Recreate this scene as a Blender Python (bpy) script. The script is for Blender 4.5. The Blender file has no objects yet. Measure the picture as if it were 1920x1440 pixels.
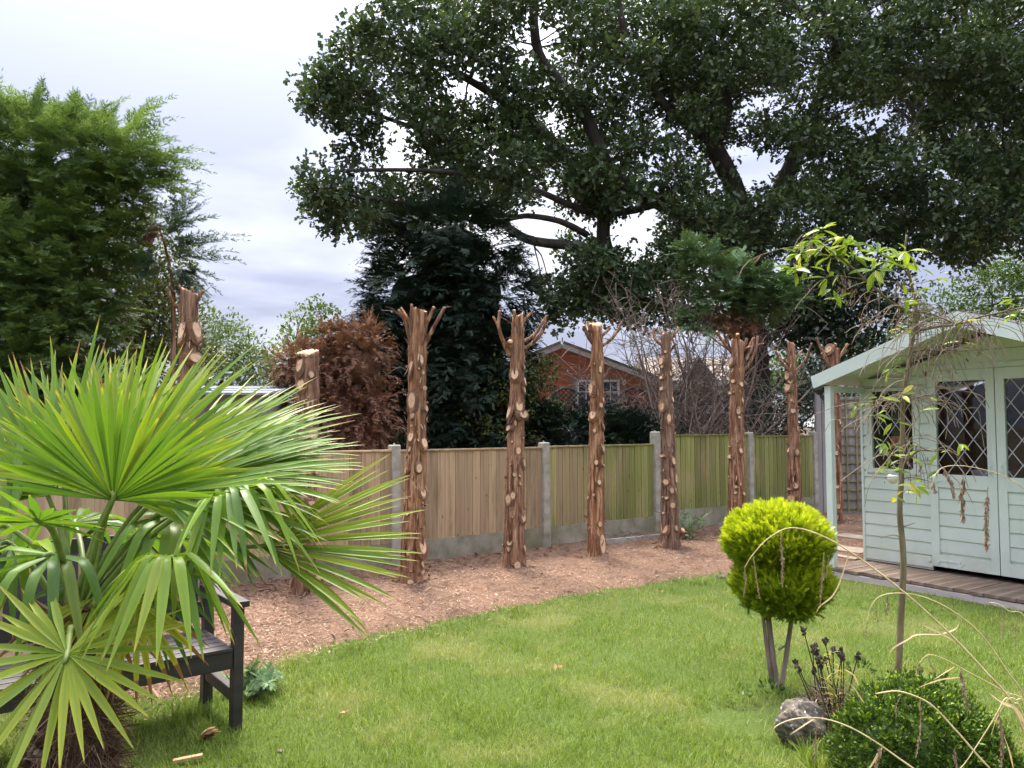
import bpy, math, random
import numpy as np
from mathutils import Vector, Matrix

random.seed(11)
rng = np.random.default_rng(11)
R = math.radians
scene = bpy.context.scene
col = scene.collection

# ------------------------------------------------------------------ camera
FPX = 1442.0            # focal length in photo pixels (1920 wide)
HORIZON = 798.0
EYE = 1.5
PITCH = math.atan((HORIZON - 720) / FPX)
cam_d = bpy.data.cameras.new('camera')
cam_d.sensor_width = 36.0
cam_d.lens = 36.0 * FPX / 1920
cam_d.clip_start = 0.05
cam_d.clip_end = 3000
cam = bpy.data.objects.new('camera', cam_d)
col.objects.link(cam)
cam.location = (0, 0, EYE)
cam.rotation_euler = (math.pi / 2 + PITCH, 0, 0)
scene.camera = cam

# ------------------------------------------------------------------ sky, sun, exposure
SUN_AZ, SUN_EL = R(-16), R(56)          # azimuth from +Y towards +X
sun_vec = Vector((math.sin(SUN_AZ) * math.cos(SUN_EL), math.cos(SUN_AZ) * math.cos(SUN_EL), math.sin(SUN_EL)))
world = bpy.data.worlds.new('World')
scene.world = world
world.use_nodes = True
wn, wl = world.node_tree.nodes, world.node_tree.links
wn.clear()


def W(t, **kw):
    n = wn.new(t)
    for k, v in kw.items():
        setattr(n, k, v)
    return n


def wmath(op, a, b=None, c=None):
    n = W('ShaderNodeMath', operation=op)
    for i, x in enumerate((a, b, c)):
        if x is None:
            continue
        if isinstance(x, (int, float)):
            n.inputs[i].default_value = x
        else:
            wl.new(x, n.inputs[i])
    return n.outputs[0]


sky = W('ShaderNodeTexSky', sky_type='NISHITA')
sky.sun_disc = False
sky.sun_elevation = SUN_EL
sky.sun_rotation = SUN_AZ
sky.air_density = 1.0
sky.dust_density = 2.0
tc = W('ShaderNodeTexCoord')
sep = W('ShaderNodeSeparateXYZ')
wl.new(tc.outputs['Generated'], sep.inputs[0])
zz = wmath('MAXIMUM', sep.outputs[2], 0.0)
den = wmath('ADD', zz, 0.22)
cmb = W('ShaderNodeCombineXYZ')
wl.new(wmath('DIVIDE', sep.outputs[0], den), cmb.inputs[0])
wl.new(wmath('DIVIDE', sep.outputs[1], den), cmb.inputs[1])
mp = W('ShaderNodeMapping')
mp.inputs['Location'].default_value = (1.9, 8.4, 2.3)
mp.inputs['Scale'].default_value = (1.0, 1.45, 1.0)
mp.inputs['Rotation'].default_value = (0, 0, R(28))
wl.new(cmb.outputs[0], mp.inputs[0])
nz = W('ShaderNodeTexNoise')
nz.inputs['Scale'].default_value = 0.85
nz.inputs['Detail'].default_value = 5.5
nz.inputs['Roughness'].default_value = 0.5
nz.inputs['Distortion'].default_value = 0.3
wl.new(mp.outputs[0], nz.inputs['Vector'])
# glow of the hidden sun through the cloud
dotn = W('ShaderNodeVectorMath', operation='DOT_PRODUCT')
wl.new(tc.outputs['Generated'], dotn.inputs[0])
dotn.inputs[1].default_value = sun_vec
glow = wmath('POWER', wmath('MAXIMUM', dotn.outputs['Value'], 0.0), 11.0)
fac = wmath('ADD', nz.outputs['Fac'], wmath('MULTIPLY', glow, 0.26))
ramp = W('ShaderNodeValToRGB')
ramp.color_ramp.elements[0].position = 0.44
ramp.color_ramp.elements[0].color = (0.33, 0.35, 0.49, 1)
ramp.color_ramp.elements[1].position = 0.72
ramp.color_ramp.elements[1].color = (1.0, 1.0, 1.01, 1)
e = ramp.color_ramp.elements.new(0.56)
e.color = (0.53, 0.55, 0.67, 1)
wl.new(fac, ramp.inputs[0])
# overcast luminance: the zenith is brighter than the horizon
lum = wmath('ADD', wmath('ADD', wmath('MULTIPLY', wmath('MULTIPLY', zz, zz), 19.0), 3.4), wmath('MULTIPLY', glow, 1.5))
vm = W('ShaderNodeVectorMath', operation='SCALE')
wl.new(ramp.outputs[0], vm.inputs[0])
wl.new(lum, vm.inputs['Scale'])
mix = W('ShaderNodeMix', data_type='RGBA')
mix.inputs['Factor'].default_value = 0.93
wl.new(sky.outputs[0], mix.inputs['A'])
wl.new(vm.outputs[0], mix.inputs['B'])
bg = W('ShaderNodeBackground')
bg.inputs['Strength'].default_value = 0.1
wl.new(mix.outputs['Result'], bg.inputs['Color'])
wo = W('ShaderNodeOutputWorld')
wl.new(bg.outputs[0], wo.inputs[0])

sun_d = bpy.data.lights.new('sun', 'SUN')
sun_d.energy = 2.8
sun_d.angle = R(24)
sun_d.color = (1.0, 0.94, 0.84)
sun = bpy.data.objects.new('sun', sun_d)
col.objects.link(sun)
sun.rotation_euler = (-sun_vec).to_track_quat('-Z', 'Y').to_euler()

scene.view_settings.view_transform = 'Standard'
scene.view_settings.look = 'None'
scene.view_settings.gamma = 1.0
scene.view_settings.use_curve_mapping = False
scene.view_settings.exposure = 1.92
scene.cycles.adaptive_threshold = 0.03
scene.cycles.max_bounces = 5
scene.cycles.diffuse_bounces = 2
scene.cycles.glossy_bounces = 2
scene.cycles.transmission_bounces = 4
scene.cycles.transparent_max_bounces = 8
scene.cycles.caustics_reflective = False
scene.cycles.caustics_refractive = False

# ------------------------------------------------------------------ helpers
CP, SP = math.cos(PITCH), math.sin(PITCH)


def ray(px, py):
    dx, dy = (px - 960) / FPX, (720 - py) / FPX
    return Vector((dx, CP - SP * dy, SP + CP * dy))


def at(px, py, Y):
    d = ray(px, py)
    return Vector((0, 0, EYE)) + d * (Y / d.y)


def gp(px, py, z=0.0):
    d = ray(px, py)
    return Vector((0, 0, EYE)) + d * ((z - EYE) / d.z)


def tag(o, label=None, cat=None, group=None, kind=None):
    if label:
        o['label'] = label
    if cat:
        o['category'] = cat
    if group:
        o['group'] = group
    if kind:
        o['kind'] = kind
    return o


def empty(name, loc=(0, 0, 0), rz=0.0, label=None, cat=None, group=None):
    o = bpy.data.objects.new(name, None)
    o.location = loc
    o.rotation_euler = (0, 0, rz)
    col.objects.link(o)
    tag(o, label, cat, group)
    return o


def link(name, me, parent=None, local=True):
    """child meshes are written in world space unless the parent frame is used (local=True keeps parent space)"""
    o = bpy.data.objects.new(name, me)
    col.objects.link(o)
    if parent is not None:
        o.parent = parent
        if not local:
            m = Matrix.Identity(4)
            p = parent
            while p is not None:
                m = p.matrix_parent_inverse @ p.matrix_basis @ m if p.parent is not None else p.matrix_basis @ m
                p = p.parent
            o.matrix_parent_inverse = m.inverted()
    return o


class MB:
    def __init__(self):
        self.v, self.f, self.m = [], [], []

    def add(self, vs, fs, mi=0):
        b = len(self.v)
        self.v.extend([tuple(x) for x in vs])
        for q in fs:
            self.f.append(tuple(b + i for i in q))
            self.m.append(mi)

    def box(self, c, s, rot=None, mi=0):
        x, y, z = s[0] / 2, s[1] / 2, s[2] / 2
        vs = [Vector(p) for p in ((-x, -y, -z), (x, -y, -z), (x, y, -z), (-x, y, -z), (-x, -y, z), (x, -y, z), (x, y, z), (-x, y, z))]
        if rot is not None:
            vs = [rot @ p for p in vs]
        c = Vector(c)
        self.add([p + c for p in vs], ((0, 3, 2, 1), (4, 5, 6, 7), (0, 1, 5, 4), (1, 2, 6, 5), (2, 3, 7, 6), (3, 0, 4, 7)), mi)

    def box2(self, a, b, mi=0):
        a, b = Vector(a), Vector(b)
        self.box((a + b) / 2, [abs(b[i] - a[i]) for i in range(3)], None, mi)

    def beam(self, a, b, w, h, up=(0, 0, 1), mi=0):
        a, b = Vector(a), Vector(b)
        d = (b - a)
        L = d.length
        d.normalize()
        s = d.cross(Vector(up))
        if s.length < 1e-5:
            s = d.cross(Vector((1, 0, 0)))
        s.normalize()
        u = s.cross(d)
        rot = Matrix((s, d, u)).transposed()
        self.box((a + b) / 2, (w, L, h), rot, mi)

    def tube(self, pts, rads, n=6, mi=0, cap=True, capmi=None, rough=0.0):
        pts = [Vector(p) for p in pts]
        if isinstance(rads, (int, float)):
            rads = [rads] * len(pts)
        b = len(self.v)
        prev = None
        for i, p in enumerate(pts):
            d = (pts[min(i + 1, len(pts) - 1)] - pts[max(i - 1, 0)])
            if d.length < 1e-9:
                d = Vector((0, 0, 1))
            d.normalize()
            if prev is None:
                s = d.cross(Vector((0.31, 0.9, 0.27)))
                if s.length < 1e-3:
                    s = d.cross(Vector((1, 0, 0)))
            else:
                s = prev - d * prev.dot(d)
            s.normalize()
            prev = s
            t = d.cross(s)
            for k in range(n):
                a = 2 * math.pi * k / n
                r = rads[i] * (1 + (random.uniform(-rough, rough) if rough else 0))
                q = p + (s * math.cos(a) + t * math.sin(a)) * r
                self.v.append((q.x, q.y, q.z))
        for i in range(len(pts) - 1):
            for k in range(n):
                k2 = (k + 1) % n
                self.f.append((b + i * n + k, b + i * n + k2, b + (i + 1) * n + k2, b + (i + 1) * n + k))
                self.m.append(mi)
        if cap:
            self.f.append(tuple(b + (len(pts) - 1) * n + k for k in range(n)))
            self.m.append(mi if capmi is None else capmi)
            self.f.append(tuple(b + k for k in reversed(range(n))))
            self.m.append(mi)

    def mesh(self, name, mats, smooth=False):
        me = bpy.data.meshes.new(name)
        me.from_pydata(self.v, [], self.f)
        if not isinstance(mats, (list, tuple)):
            mats = [mats]
        for m in mats:
            me.materials.append(m)
        if len(mats) > 1:
            me.polygons.foreach_set('material_index', self.m)
        if smooth:
            me.polygons.foreach_set('use_smooth', [True] * len(me.polygons))
        me.update()
        return me

    def build(self, name, mats, parent=None, smooth=False, local=True):
        return link(name, self.mesh(name, mats, smooth), parent, local)


def np_mesh(name, V, F, mat, attrs=None, smooth=False):
    """V (n,3), F (m,k)"""
    me = bpy.data.meshes.new(name)
    V = np.ascontiguousarray(V, dtype=np.float32)
    F = np.ascontiguousarray(F, dtype=np.int32)
    m, k = F.shape
    me.vertices.add(len(V))
    me.vertices.foreach_set('co', V.ravel())
    me.loops.add(m * k)
    me.loops.foreach_set('vertex_index', F.ravel())
    me.polygons.add(m)
    me.polygons.foreach_set('loop_start', np.arange(0, m * k, k, dtype=np.int32))
    if smooth:
        me.polygons.foreach_set('use_smooth', np.ones(m, dtype=bool))
    for nm, arr in (attrs or {}).items():
        a = me.attributes.new(nm, 'FLOAT', 'POINT')
        a.data.foreach_set('value', np.ascontiguousarray(arr, dtype=np.float32))
    me.materials.append(mat)
    me.update(calc_edges=True)
    me.validate()
    return me


def unit(a):
    return a / np.maximum(np.linalg.norm(a, axis=-1, keepdims=True), 1e-9)


def rnd_dirs(n):
    return unit(rng.normal(size=(n, 3)))


class Scatter:
    """collects oriented leaves, builds one mesh"""

    def __init__(self):
        self.P, self.D, self.N, self.S, self.V = [], [], [], [], []

    def add(self, P, D, N, S, var=None):
        n = len(P)
        self.P.append(np.asarray(P, float))
        self.D.append(np.asarray(D, float))
        self.N.append(np.asarray(N, float))
        self.S.append(np.broadcast_to(np.asarray(S, float), (n,)))
        self.V.append(rng.random(n) if var is None else np.broadcast_to(np.asarray(var, float), (n,)))

    def count(self):
        return sum(len(p) for p in self.P)

    def build(self, name, tmpl, mat, parent=None, local=False):
        tv, tf = tmpl[0], tmpl[1]
        P, D, N = np.concatenate(self.P), unit(np.concatenate(self.D)), np.concatenate(self.N)
        S, var = np.concatenate(self.S), np.concatenate(self.V)
        X = np.cross(D, N)
        X = unit(X + 1e-6)
        Z = np.cross(X, D)
        V = P[:, None, :] + S[:, None, None] * (tv[None, :, 0, None] * X[:, None, :] + tv[None, :, 1, None] * D[:, None, :] + tv[None, :, 2, None] * Z[:, None, :])
        n, k = len(P), len(tv)
        F = (tf[None, :, :] + (np.arange(n) * k)[:, None, None]).reshape(-1, 3)
        at_ = {'var': np.repeat(var, k)}
        if len(tmpl) > 2:
            at_['tip'] = np.tile(tmpl[2], n)
        me = np_mesh(name, V.reshape(-1, 3), F, mat, at_)
        return link(name, me, parent, local)


def T(v, f, tip=None):
    r = (np.array(v, float), np.array(f, int))
    return r if tip is None else r + (np.array(tip, float),)


# leaf templates lie along +Y, face +Z, unit length
OVATE = T([(0, 0, 0), (-.26, .45, .07), (0, 1, -.06), (.26, .45, .07)], [(0, 2, 1), (0, 3, 2)])
LANCE = T([(0, 0, 0), (-.15, .35, .05), (-.12, .7, .03), (0, 1, -.1), (.12, .7, .03), (.15, .35, .05), (0, .5, -.02)],
          [(0, 6, 1), (1, 6, 2), (2, 6, 3), (3, 6, 4), (4, 6, 5), (5, 6, 0)])
OAK = T([(0, 0, 0), (-.28, .36, .06), (-.11, .5, .02), (-.31, .70, .05), (0, 1, -.08), (.31, .66, .05), (.11, .46, .02), (.28, .32, .06)],
        [(0, 2, 1), (0, 6, 2), (0, 7, 6), (2, 4, 3), (2, 6, 4), (6, 5, 4)])


def spray_template(n=5, w=.035, ln=.42, ang=42):
    v, f = [], []

    def tri(bx, by, dx, dy, L, ww, z):
        b = len(v)
        nx, ny = -dy, dx
        v.extend([(bx - nx * ww, by - ny * ww, 0), (bx + nx * ww, by + ny * ww, 0), (bx + dx * L, by + dy * L, z)])
        f.append((b, b + 1, b + 2))
    tri(0, 0, 0, 1, 1.0, w * 1.1, -.05)
    for i in range(n):
        y = .1 + .75 * i / n
        L = ln * (1 - .55 * i / n)
        for s in (-1, 1):
            a = R(ang + random.uniform(-8, 8)) * s
            tri(0, y + (.05 if s > 0 else 0), math.sin(a), math.cos(a), L * random.uniform(.85, 1.15), w, random.uniform(-.07, .07))
    return T(v, f)


SPRAY = spray_template(3, .055, .5, 38)
SPRAY_FINE = spray_template(3, .06, .52, 34)
SPRAY_GOLD = spray_template(4, .06, .46, 32)


def blade_template():
    return T([(-.035, 0, 0), (.035, 0, 0), (-.026, .55, .05), (.026, .55, .05), (0, 1, .22)], [(0, 1, 3), (0, 3, 2), (2, 3, 4)], [0, 0, .5, .5, 1])


# ------------------------------------------------------------------ materials
def new_mat(name):
    m = bpy.data.materials.new(name)
    m.use_nodes = True
    nt = m.node_tree
    nt.nodes.clear()
    out = nt.nodes.new('ShaderNodeOutputMaterial')
    return m, nt, out


class G:
    """small node graph helper"""

    def __init__(self, nt):
        self.nt = nt

    def n(self, t, ins=None, **kw):
        nd = self.nt.nodes.new(t)
        for k, v in kw.items():
            setattr(nd, k, v)
        for k, v in (ins or {}).items():
            self.set(nd.inputs[k], v)
        return nd

    def set(self, sock, v):
        if hasattr(v, 'is_output'):
            self.nt.links.new(v, sock)
        else:
            if isinstance(v, (tuple, list)) and len(v) == 3 and sock.type == 'RGBA':
                v = (*v, 1)
            sock.default_value = v

    def math(self, op, a, b=0.0, clamp=False):
        nd = self.n('ShaderNodeMath', {0: a, 1: b}, operation=op)
        nd.use_clamp = clamp
        return nd.outputs[0]

    def mix(self, f, a, b, blend='MIX'):
        nd = self.n('ShaderNodeMix', data_type='RGBA', blend_type=blend)
        self.set(nd.inputs['Factor'], f)
        self.set(nd.inputs['A'], a)
        self.set(nd.inputs['B'], b)
        return nd.outputs['Result']

    def ramp(self, f, stops):
        nd = self.n('ShaderNodeValToRGB', {0: f})
        els = nd.color_ramp.elements
        els[0].position, els[-1].position = stops[0][0], stops[-1][0]
        c = lambda x: (*x, 1) if len(x) == 3 else x
        els[0].color, els[-1].color = c(stops[0][1]), c(stops[-1][1])
        for p, q in stops[1:-1]:
            els.new(p).color = c(q)
        return nd.outputs[0]

    def step(self, f, lo, hi):
        nd = self.n('ShaderNodeMapRange', {'Value': f, 'From Min': lo, 'From Max': hi})
        return nd.outputs[0]

    def noise(self, scale, detail=4, rough=.55, stretch=None, coord='Object', dist=0.0):
        vec = self.coord(coord)
        if stretch is not None:
            vec = self.n('ShaderNodeMapping', {0: vec, 'Scale': stretch}).outputs[0]
        nd = self.n('ShaderNodeTexNoise', {'Vector': vec, 'Scale': scale, 'Detail': detail, 'Roughness': rough, 'Distortion': dist})
        return nd.outputs['Fac']

    def coord(self, coord):
        if coord == 'World':
            return self.n('ShaderNodeNewGeometry').outputs['Position']
        return self.n('ShaderNodeTexCoord').outputs[coord]

    def bsdf(self, out, color, rough=.8, bump=None, bstr=.3, bdist=.01, spec=.3, metal=0.0):
        b = self.n('ShaderNodeBsdfPrincipled')
        self.set(b.inputs['Base Color'], color)
        self.set(b.inputs['Roughness'], rough)
        self.set(b.inputs['Specular IOR Level'], spec)
        self.set(b.inputs['Metallic'], metal)
        if bump is not None:
            bm = self.n('ShaderNodeBump', {'Height': bump, 'Strength': bstr, 'Distance': bdist})
            self.nt.links.new(bm.outputs[0], b.inputs['Normal'])
        self.nt.links.new(b.outputs[0], out.inputs[0])
        return b


def surf(name, stops, scale=5, detail=5, rough=.85, bstr=.3, bdist=.01, stretch=None, coord='Object', spec=.3, objvar=0.0, rg=.55):
    m, nt, out = new_mat(name)
    g = G(nt)
    f = g.noise(scale, detail, rg, stretch, coord)
    c = g.ramp(f, stops)
    if objvar:
        r = g.n('ShaderNodeObjectInfo').outputs['Random']
        hs = g.n('ShaderNodeHueSaturation', {'Color': c, 'Value': g.math('ADD', g.math('MULTIPLY', r, objvar), 1 - objvar / 2)})
        c = hs.outputs[0]
    g.bsdf(out, c, rough, f, bstr, bdist, spec)
    return m


def leafmat(name, ca, cb, trans=.3, rough=.45, spec=.35, cc=None, tint=None, patch=None, nscale=1.0):
    """ca..cb by the per-leaf value; optional patch colour by world noise; thin leaf passes light"""
    m, nt, out = new_mat(name)
    g = G(nt)
    v = g.n('ShaderNodeAttribute', attribute_name='var').outputs['Fac']
    c = g.ramp(v, [(0, ca), (1, cb)] if cc is None else [(0, ca), (.75, cb), (1, cc)])
    if patch is not None:
        f = g.step(g.noise(nscale, 3, .5, None, 'World'), .5, .66)
        c = g.mix(f, c, patch)
    if tint is not None:
        t = g.n('ShaderNodeAttribute', attribute_name='tip').outputs['Fac']
        c = g.mix(g.step(t, tint[1], tint[2]), c, tint[0])
    b = g.n('ShaderNodeBsdfPrincipled', {'Base Color': c, 'Roughness': rough, 'Specular IOR Level': spec})
    t = g.n('ShaderNodeBsdfTranslucent', {'Color': g.mix(1.0, c, (1.0, 1.0, .55), 'MULTIPLY')})
    mx = g.n('ShaderNodeMixShader', {0: trans, 1: b.outputs[0], 2: t.outputs[0]})
    nt.links.new(mx.outputs[0], out.inputs[0])
    return m


M = {}
M['bark'] = None


def bark_mat(name, stops, scale=30, bdist=.02):
    m, nt, out = new_mat(name)
    g = G(nt)
    f1 = g.noise(scale, 6, .6, (1, 1, .10), 'Object', .5)
    f2 = g.noise(4.5, 5, .6, (1, 1, .35))
    c = g.ramp(f1, stops)
    c = g.mix(g.step(f2, .42, .75), c, tuple(x * .62 for x in stops[1][1]))
    f3 = g.noise(11, 3, .5, (1, 1, .2), 'Object', 1.0)
    c = g.mix(g.step(f3, .66, .72), c, (.36, .20, .11))
    rnd = g.n('ShaderNodeObjectInfo').outputs['Random']
    c = g.n('ShaderNodeHueSaturation', {'Color': c, 'Value': g.math('ADD', g.math('MULTIPLY', rnd, .4), .82), 'Saturation': g.math('ADD', g.math('MULTIPLY', rnd, .25), .85)}).outputs[0]
    g.bsdf(out, c, .92, f1, .9, bdist, .15)
    return m


M['bark'] = bark_mat('red_conifer_bark', [(.34, (.048, .020, .011)), (.5, (.25, .126, .070)), (.66, (.51, .315, .19))])
M['twig'] = surf('grey_brown_twig', [(.3, (.10, .065, .045)), (.7, (.22, .15, .105))], 30, 4, .9, .5, .004, (1, 1, .3))
M['oakbark'] = surf('oak_bark', [(.3, (.025, .022, .018)), (.7, (.075, .065, .052))], 6, 6, .95, .8, .05, (1, 1, .25))


def cut_wood():
    m, nt, out = new_mat('cut_wood')
    g = G(nt)
    oc = g.coord('Object')
    sp = g.n('ShaderNodeSeparateXYZ', {0: oc})
    r = g.math('SQRT', g.math('ADD', g.math('POWER', sp.outputs[0], 2.0), g.math('POWER', sp.outputs[1], 2.0)))
    nz_ = g.noise(3, 3, .5)
    rr = g.math('ADD', r, g.math('MULTIPLY', nz_, .25))
    rings = g.math('ABSOLUTE', g.math('SINE', g.math('MULTIPLY', rr, 26.0)))
    c = g.mix(rings, (.52, .335, .19), (.66, .47, .30))
    c = g.mix(g.step(g.noise(1.3, 4, .6), .52, .7), c, (.50, .27, .13))
    c = g.mix(g.step(r, .82, .92), c, (.30, .17, .10))
    c = g.mix(g.step(r, .30, .05), c, (.55, .31, .17))
    obr = g.n('ShaderNodeObjectInfo').outputs['Random']
    hs = g.n('ShaderNodeHueSaturation', {'Color': c, 'Value': g.math('ADD', g.math('MULTIPLY', obr, .3), .78)})
    g.bsdf(out, hs.outputs[0], .8, nz_, .3, .01, .2)
    return m


M['cut'] = cut_wood()
M['concrete'] = surf('fence_concrete', [(.3, (.20, .19, .14)), (.52, (.36, .34, .275)), (.75, (.48, .455, .38))], 7, 8, .95, .5, .006, None, 'Object')


def gravel_board_mat():
    m, nt, out = new_mat('mossy_concrete')
    g = G(nt)
    f = g.noise(4, 8, .65, None, 'World')
    c = g.ramp(f, [(.3, (.17, .155, .11)), (.52, (.30, .275, .205)), (.75, (.41, .38, .295))])
    f2 = g.noise(1.7, 5, .65, (1, 1, .8), 'World')
    c = g.mix(g.math('MULTIPLY', g.step(f2, .42, .66), .75), c, (.13, .135, .05))
    g.bsdf(out, c, .95, f, .5, .008, .2)
    return m


M['gravel_board'] = gravel_board_mat()


def fence_wood():
    m, nt, out = new_mat('fence_board_wood')
    g = G(nt)
    f = g.noise(14, 7, .6, (1, 1, .05), 'Object', 1.2)
    rnd = g.n('ShaderNodeObjectInfo').outputs['Random']
    tan = g.mix(g.step(f, .3, .7), (.30, .205, .115), (.54, .40, .24))
    grn = g.mix(g.step(f, .3, .7), (.145, .155, .045), (.31, .315, .10))
    pos = g.n('ShaderNodeSeparateXYZ', {0: g.coord('World')})
    gx = g.n('ShaderNodeMapRange', {'Value': g.math('ADD', pos.outputs[0], g.math('MULTIPLY', g.math('SUBTRACT', rnd, .5), 1.1)), 'From Min': -.2, 'From Max': 1.5}).outputs[0]
    big = g.noise(1.6, 4, .6, (1, 1, .55), 'World')
    algae = g.math('MULTIPLY', gx, g.math('ADD', g.step(big, .30, .58), .38), True)
    c = g.mix(algae, tan, grn)
    # knots and damp streaks
    vo = g.n('ShaderNodeTexVoronoi', {'Vector': g.n('ShaderNodeMapping', {0: g.coord('World'), 'Scale': (8.5, 8.5, 4.2)}).outputs[0], 'Scale': 1.0})
    c = g.mix(g.math('MULTIPLY', g.step(vo.outputs['Distance'], .105, .05), .75), c, (.10, .06, .03))
    hs = g.n('ShaderNodeHueSaturation', {'Color': c, 'Value': g.math('ADD', g.math('MULTIPLY', rnd, .46), .76)})
    st = g.noise(5, 5, .7, (1, 1, .16), 'World')
    c2 = g.mix(g.math('MULTIPLY', g.step(st, .52, .68), .62), hs.outputs[0], (.13, .10, .055))
    g.bsdf(out, c2, .85, f, .35, .004, .25)
    return m


M['fence_wood'] = fence_wood()
M['grey_wood'] = surf('weathered_grey_wood', [(.3, (.17, .155, .14)), (.7, (.36, .34, .31))], 11, 6, .9, .4, .005, (1, 1, .06), objvar=.25)
M['trellis_wood'] = surf('trellis_wood', [(.3, (.16, .15, .07)), (.7, (.29, .27, .14))], 11, 6, .9, .4, .005, (1, 1, .2), objvar=.25)


def sage():
    m, nt, out = new_mat('sage_green_paint')
    g = G(nt)
    f = g.noise(2.2, 6, .6, None, 'World')
    c = g.ramp(f, [(.25, (.515, .59, .52)), (.75, (.605, .67, .60))])
    gr = g.noise(22, 4, .6, (.06, 1, 1), 'Object')
    pos = g.n('ShaderNodeSeparateXYZ', {0: g.coord('World')})
    dirt = g.math('MULTIPLY', g.step(pos.outputs[2], .42, .1), g.step(g.noise(5, 5, .6, None, 'World'), .38, .7))
    c = g.mix(g.math('MULTIPLY', dirt, .8), c, (.42, .42, .29))
    drip = g.math('MULTIPLY', g.step(g.noise(9, 5, .7, (1, 1, .12), 'World'), .56, .75), .35)
    c = g.mix(drip, c, (.33, .38, .30))
    rnd = g.n('ShaderNodeObjectInfo').outputs['Random']
    hs = g.n('ShaderNodeHueSaturation', {'Color': c, 'Value': g.math('ADD', g.math('MULTIPLY', rnd, .08), .96)})
    g.bsdf(out, hs.outputs[0], .55, gr, .18, .003, .35)
    return m


M['sage'] = sage()
M['deck'] = surf('weathered_deck', [(.3, (.075, .050, .034)), (.5, (.18, .130, .095)), (.72, (.30, .235, .18))], 9, 7, .85, .45, .006, (1, .07, 1), objvar=.35)
M['deck_fascia'] = surf('faded_fascia', [(.3, (.30, .245, .235)), (.55, (.50, .43, .42)), (.75, (.62, .56, .55))], 8, 7, .9, .4, .005, (.06, 1, 1))
M['felt'] = surf('roof_felt', [(.3, (.05, .055, .06)), (.7, (.11, .115, .12))], 60, 3, .95, .4, .003)
M['dark_inside'] = surf('dark_interior_board', [(.3, (.045, .036, .034)), (.7, (.085, .07, .062))], 6, 4, .8, .2, .003)
M['iron'] = surf('black_iron', [(.3, (.008, .008, .012)), (.7, (.02, .02, .03))], 30, 3, .45, .2, .002, spec=.5)
M['lead'] = surf('lead_strip', [(.3, (.36, .36, .38)), (.7, (.48, .48, .50))], 30, 3, .5, .2, .002, spec=.5)
M['bench'] = surf('dark_brown_bench_stain', [(.3, (.020, .016, .016)), (.7, (.048, .038, .038))], 14, 6, .55, .35, .003, (.12, 1, 1), objvar=.3, spec=.4)
M['white'] = surf('white_upvc', [(.3, (.70, .70, .70)), (.7, (.80, .80, .80))], 3, 3, .4, .05, .002)
M['brick'] = surf('red_brick', [(.3, (.40, .125, .07)), (.7, (.60, .225, .13))], 14, 5, .9, .4, .006, None, 'World', objvar=.5)
M['mortar'] = surf('mortar', [(.3, (.30, .25, .21)), (.7, (.40, .34, .29))], 10, 4, .95, .3, .004)
M['rooftile'] = surf('roof_tile', [(.3, (.17, .135, .11)), (.7, (.32, .26, .22))], 7, 5, .9, .3, .01, None, 'World', objvar=.45)
M['greyclad'] = surf('grey_cladding', [(.3, (.10, .105, .12)), (.7, (.15, .155, .17))], 7, 4, .7, .2, .005)
M['blackwood'] = surf('black_trellis_stain', [(.3, (.015, .013, .014)), (.7, (.035, .03, .03))], 20, 4, .7, .2, .003)
M['shedroof'] = surf('grey_shed_roof', [(.3, (.24, .26, .29)), (.7, (.36, .38, .41))], 9, 5, .8, .3, .004)
M['stone'] = None


def glass_mat(name, tr=.75, tint=(.9, .93, .92)):
    m, nt, out = new_mat(name)
    g = G(nt)
    t = g.n('ShaderNodeBsdfTransparent', {0: tint})
    gl = g.n('ShaderNodeBsdfGlossy', {'Color': (.95, .95, .95), 'Roughness': .02})
    lw = g.n('ShaderNodeLayerWeight', {0: .35})
    f = g.math('ADD', g.math('MULTIPLY', lw.outputs['Fresnel'], .4), .015, True)
    mx = g.n('ShaderNodeMixShader', {0: f, 1: t.outputs[0], 2: gl.outputs[0]})
    nt.links.new(mx.outputs[0], out.inputs[0])
    return m


M['glass'] = glass_mat('window_glass')


def stone_mat():
    m, nt, out = new_mat('lichen_boulder')
    g = G(nt)
    f = g.noise(16, 9, .7)
    c = g.ramp(f, [(.35, (.05, .043, .033)), (.52, (.16, .135, .105)), (.68, (.33, .28, .22))])
    v = g.noise(48, 4, .6)
    c = g.mix(g.step(v, .63, .67), c, (.60, .57, .50))
    c = g.mix(g.math('MULTIPLY', g.step(g.noise(7, 4, .6), .52, .65), .6), c, (.13, .12, .05))
    g.bsdf(out, c, .9, f, .7, .01, .2)
    return m


M['stone'] = stone_mat()
M['slab'] = surf('sandstone_slab', [(.3, (.25, .19, .13)), (.7, (.43, .35, .26))], 6, 6, .9, .4, .005, None, 'World', objvar=.25)

# ------------------------------------------------------------------ frames shared by several builders
F_DIR = Vector((0.795, 0.607, 0)).normalized()         # fence runs left-near to right-far
F_P0 = Vector((-1.217, 8.05, 0))


def fence_at(px):
    k = (px - 960) / FPX
    t = (k * F_P0.y - F_P0.x) / (F_DIR.x - k * F_DIR.y)
    return F_P0 + F_DIR * t


SH_A = Vector((3.23, 7.67, 0))                          # summerhouse deck front-left corner
SH_F = Vector((0.559, -0.829, 0)).normalized()
SH_D = Vector((0.829, 0.559, 0)).normalized()
SH_RZ = math.atan2(SH_F.y, SH_F.x)


def sh_uv(x, y):
    return ((x - SH_A.x) * SH_F.x + (y - SH_A.y) * SH_F.y, (x - SH_A.x) * SH_D.x + (y - SH_A.y) * SH_D.y)


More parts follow.
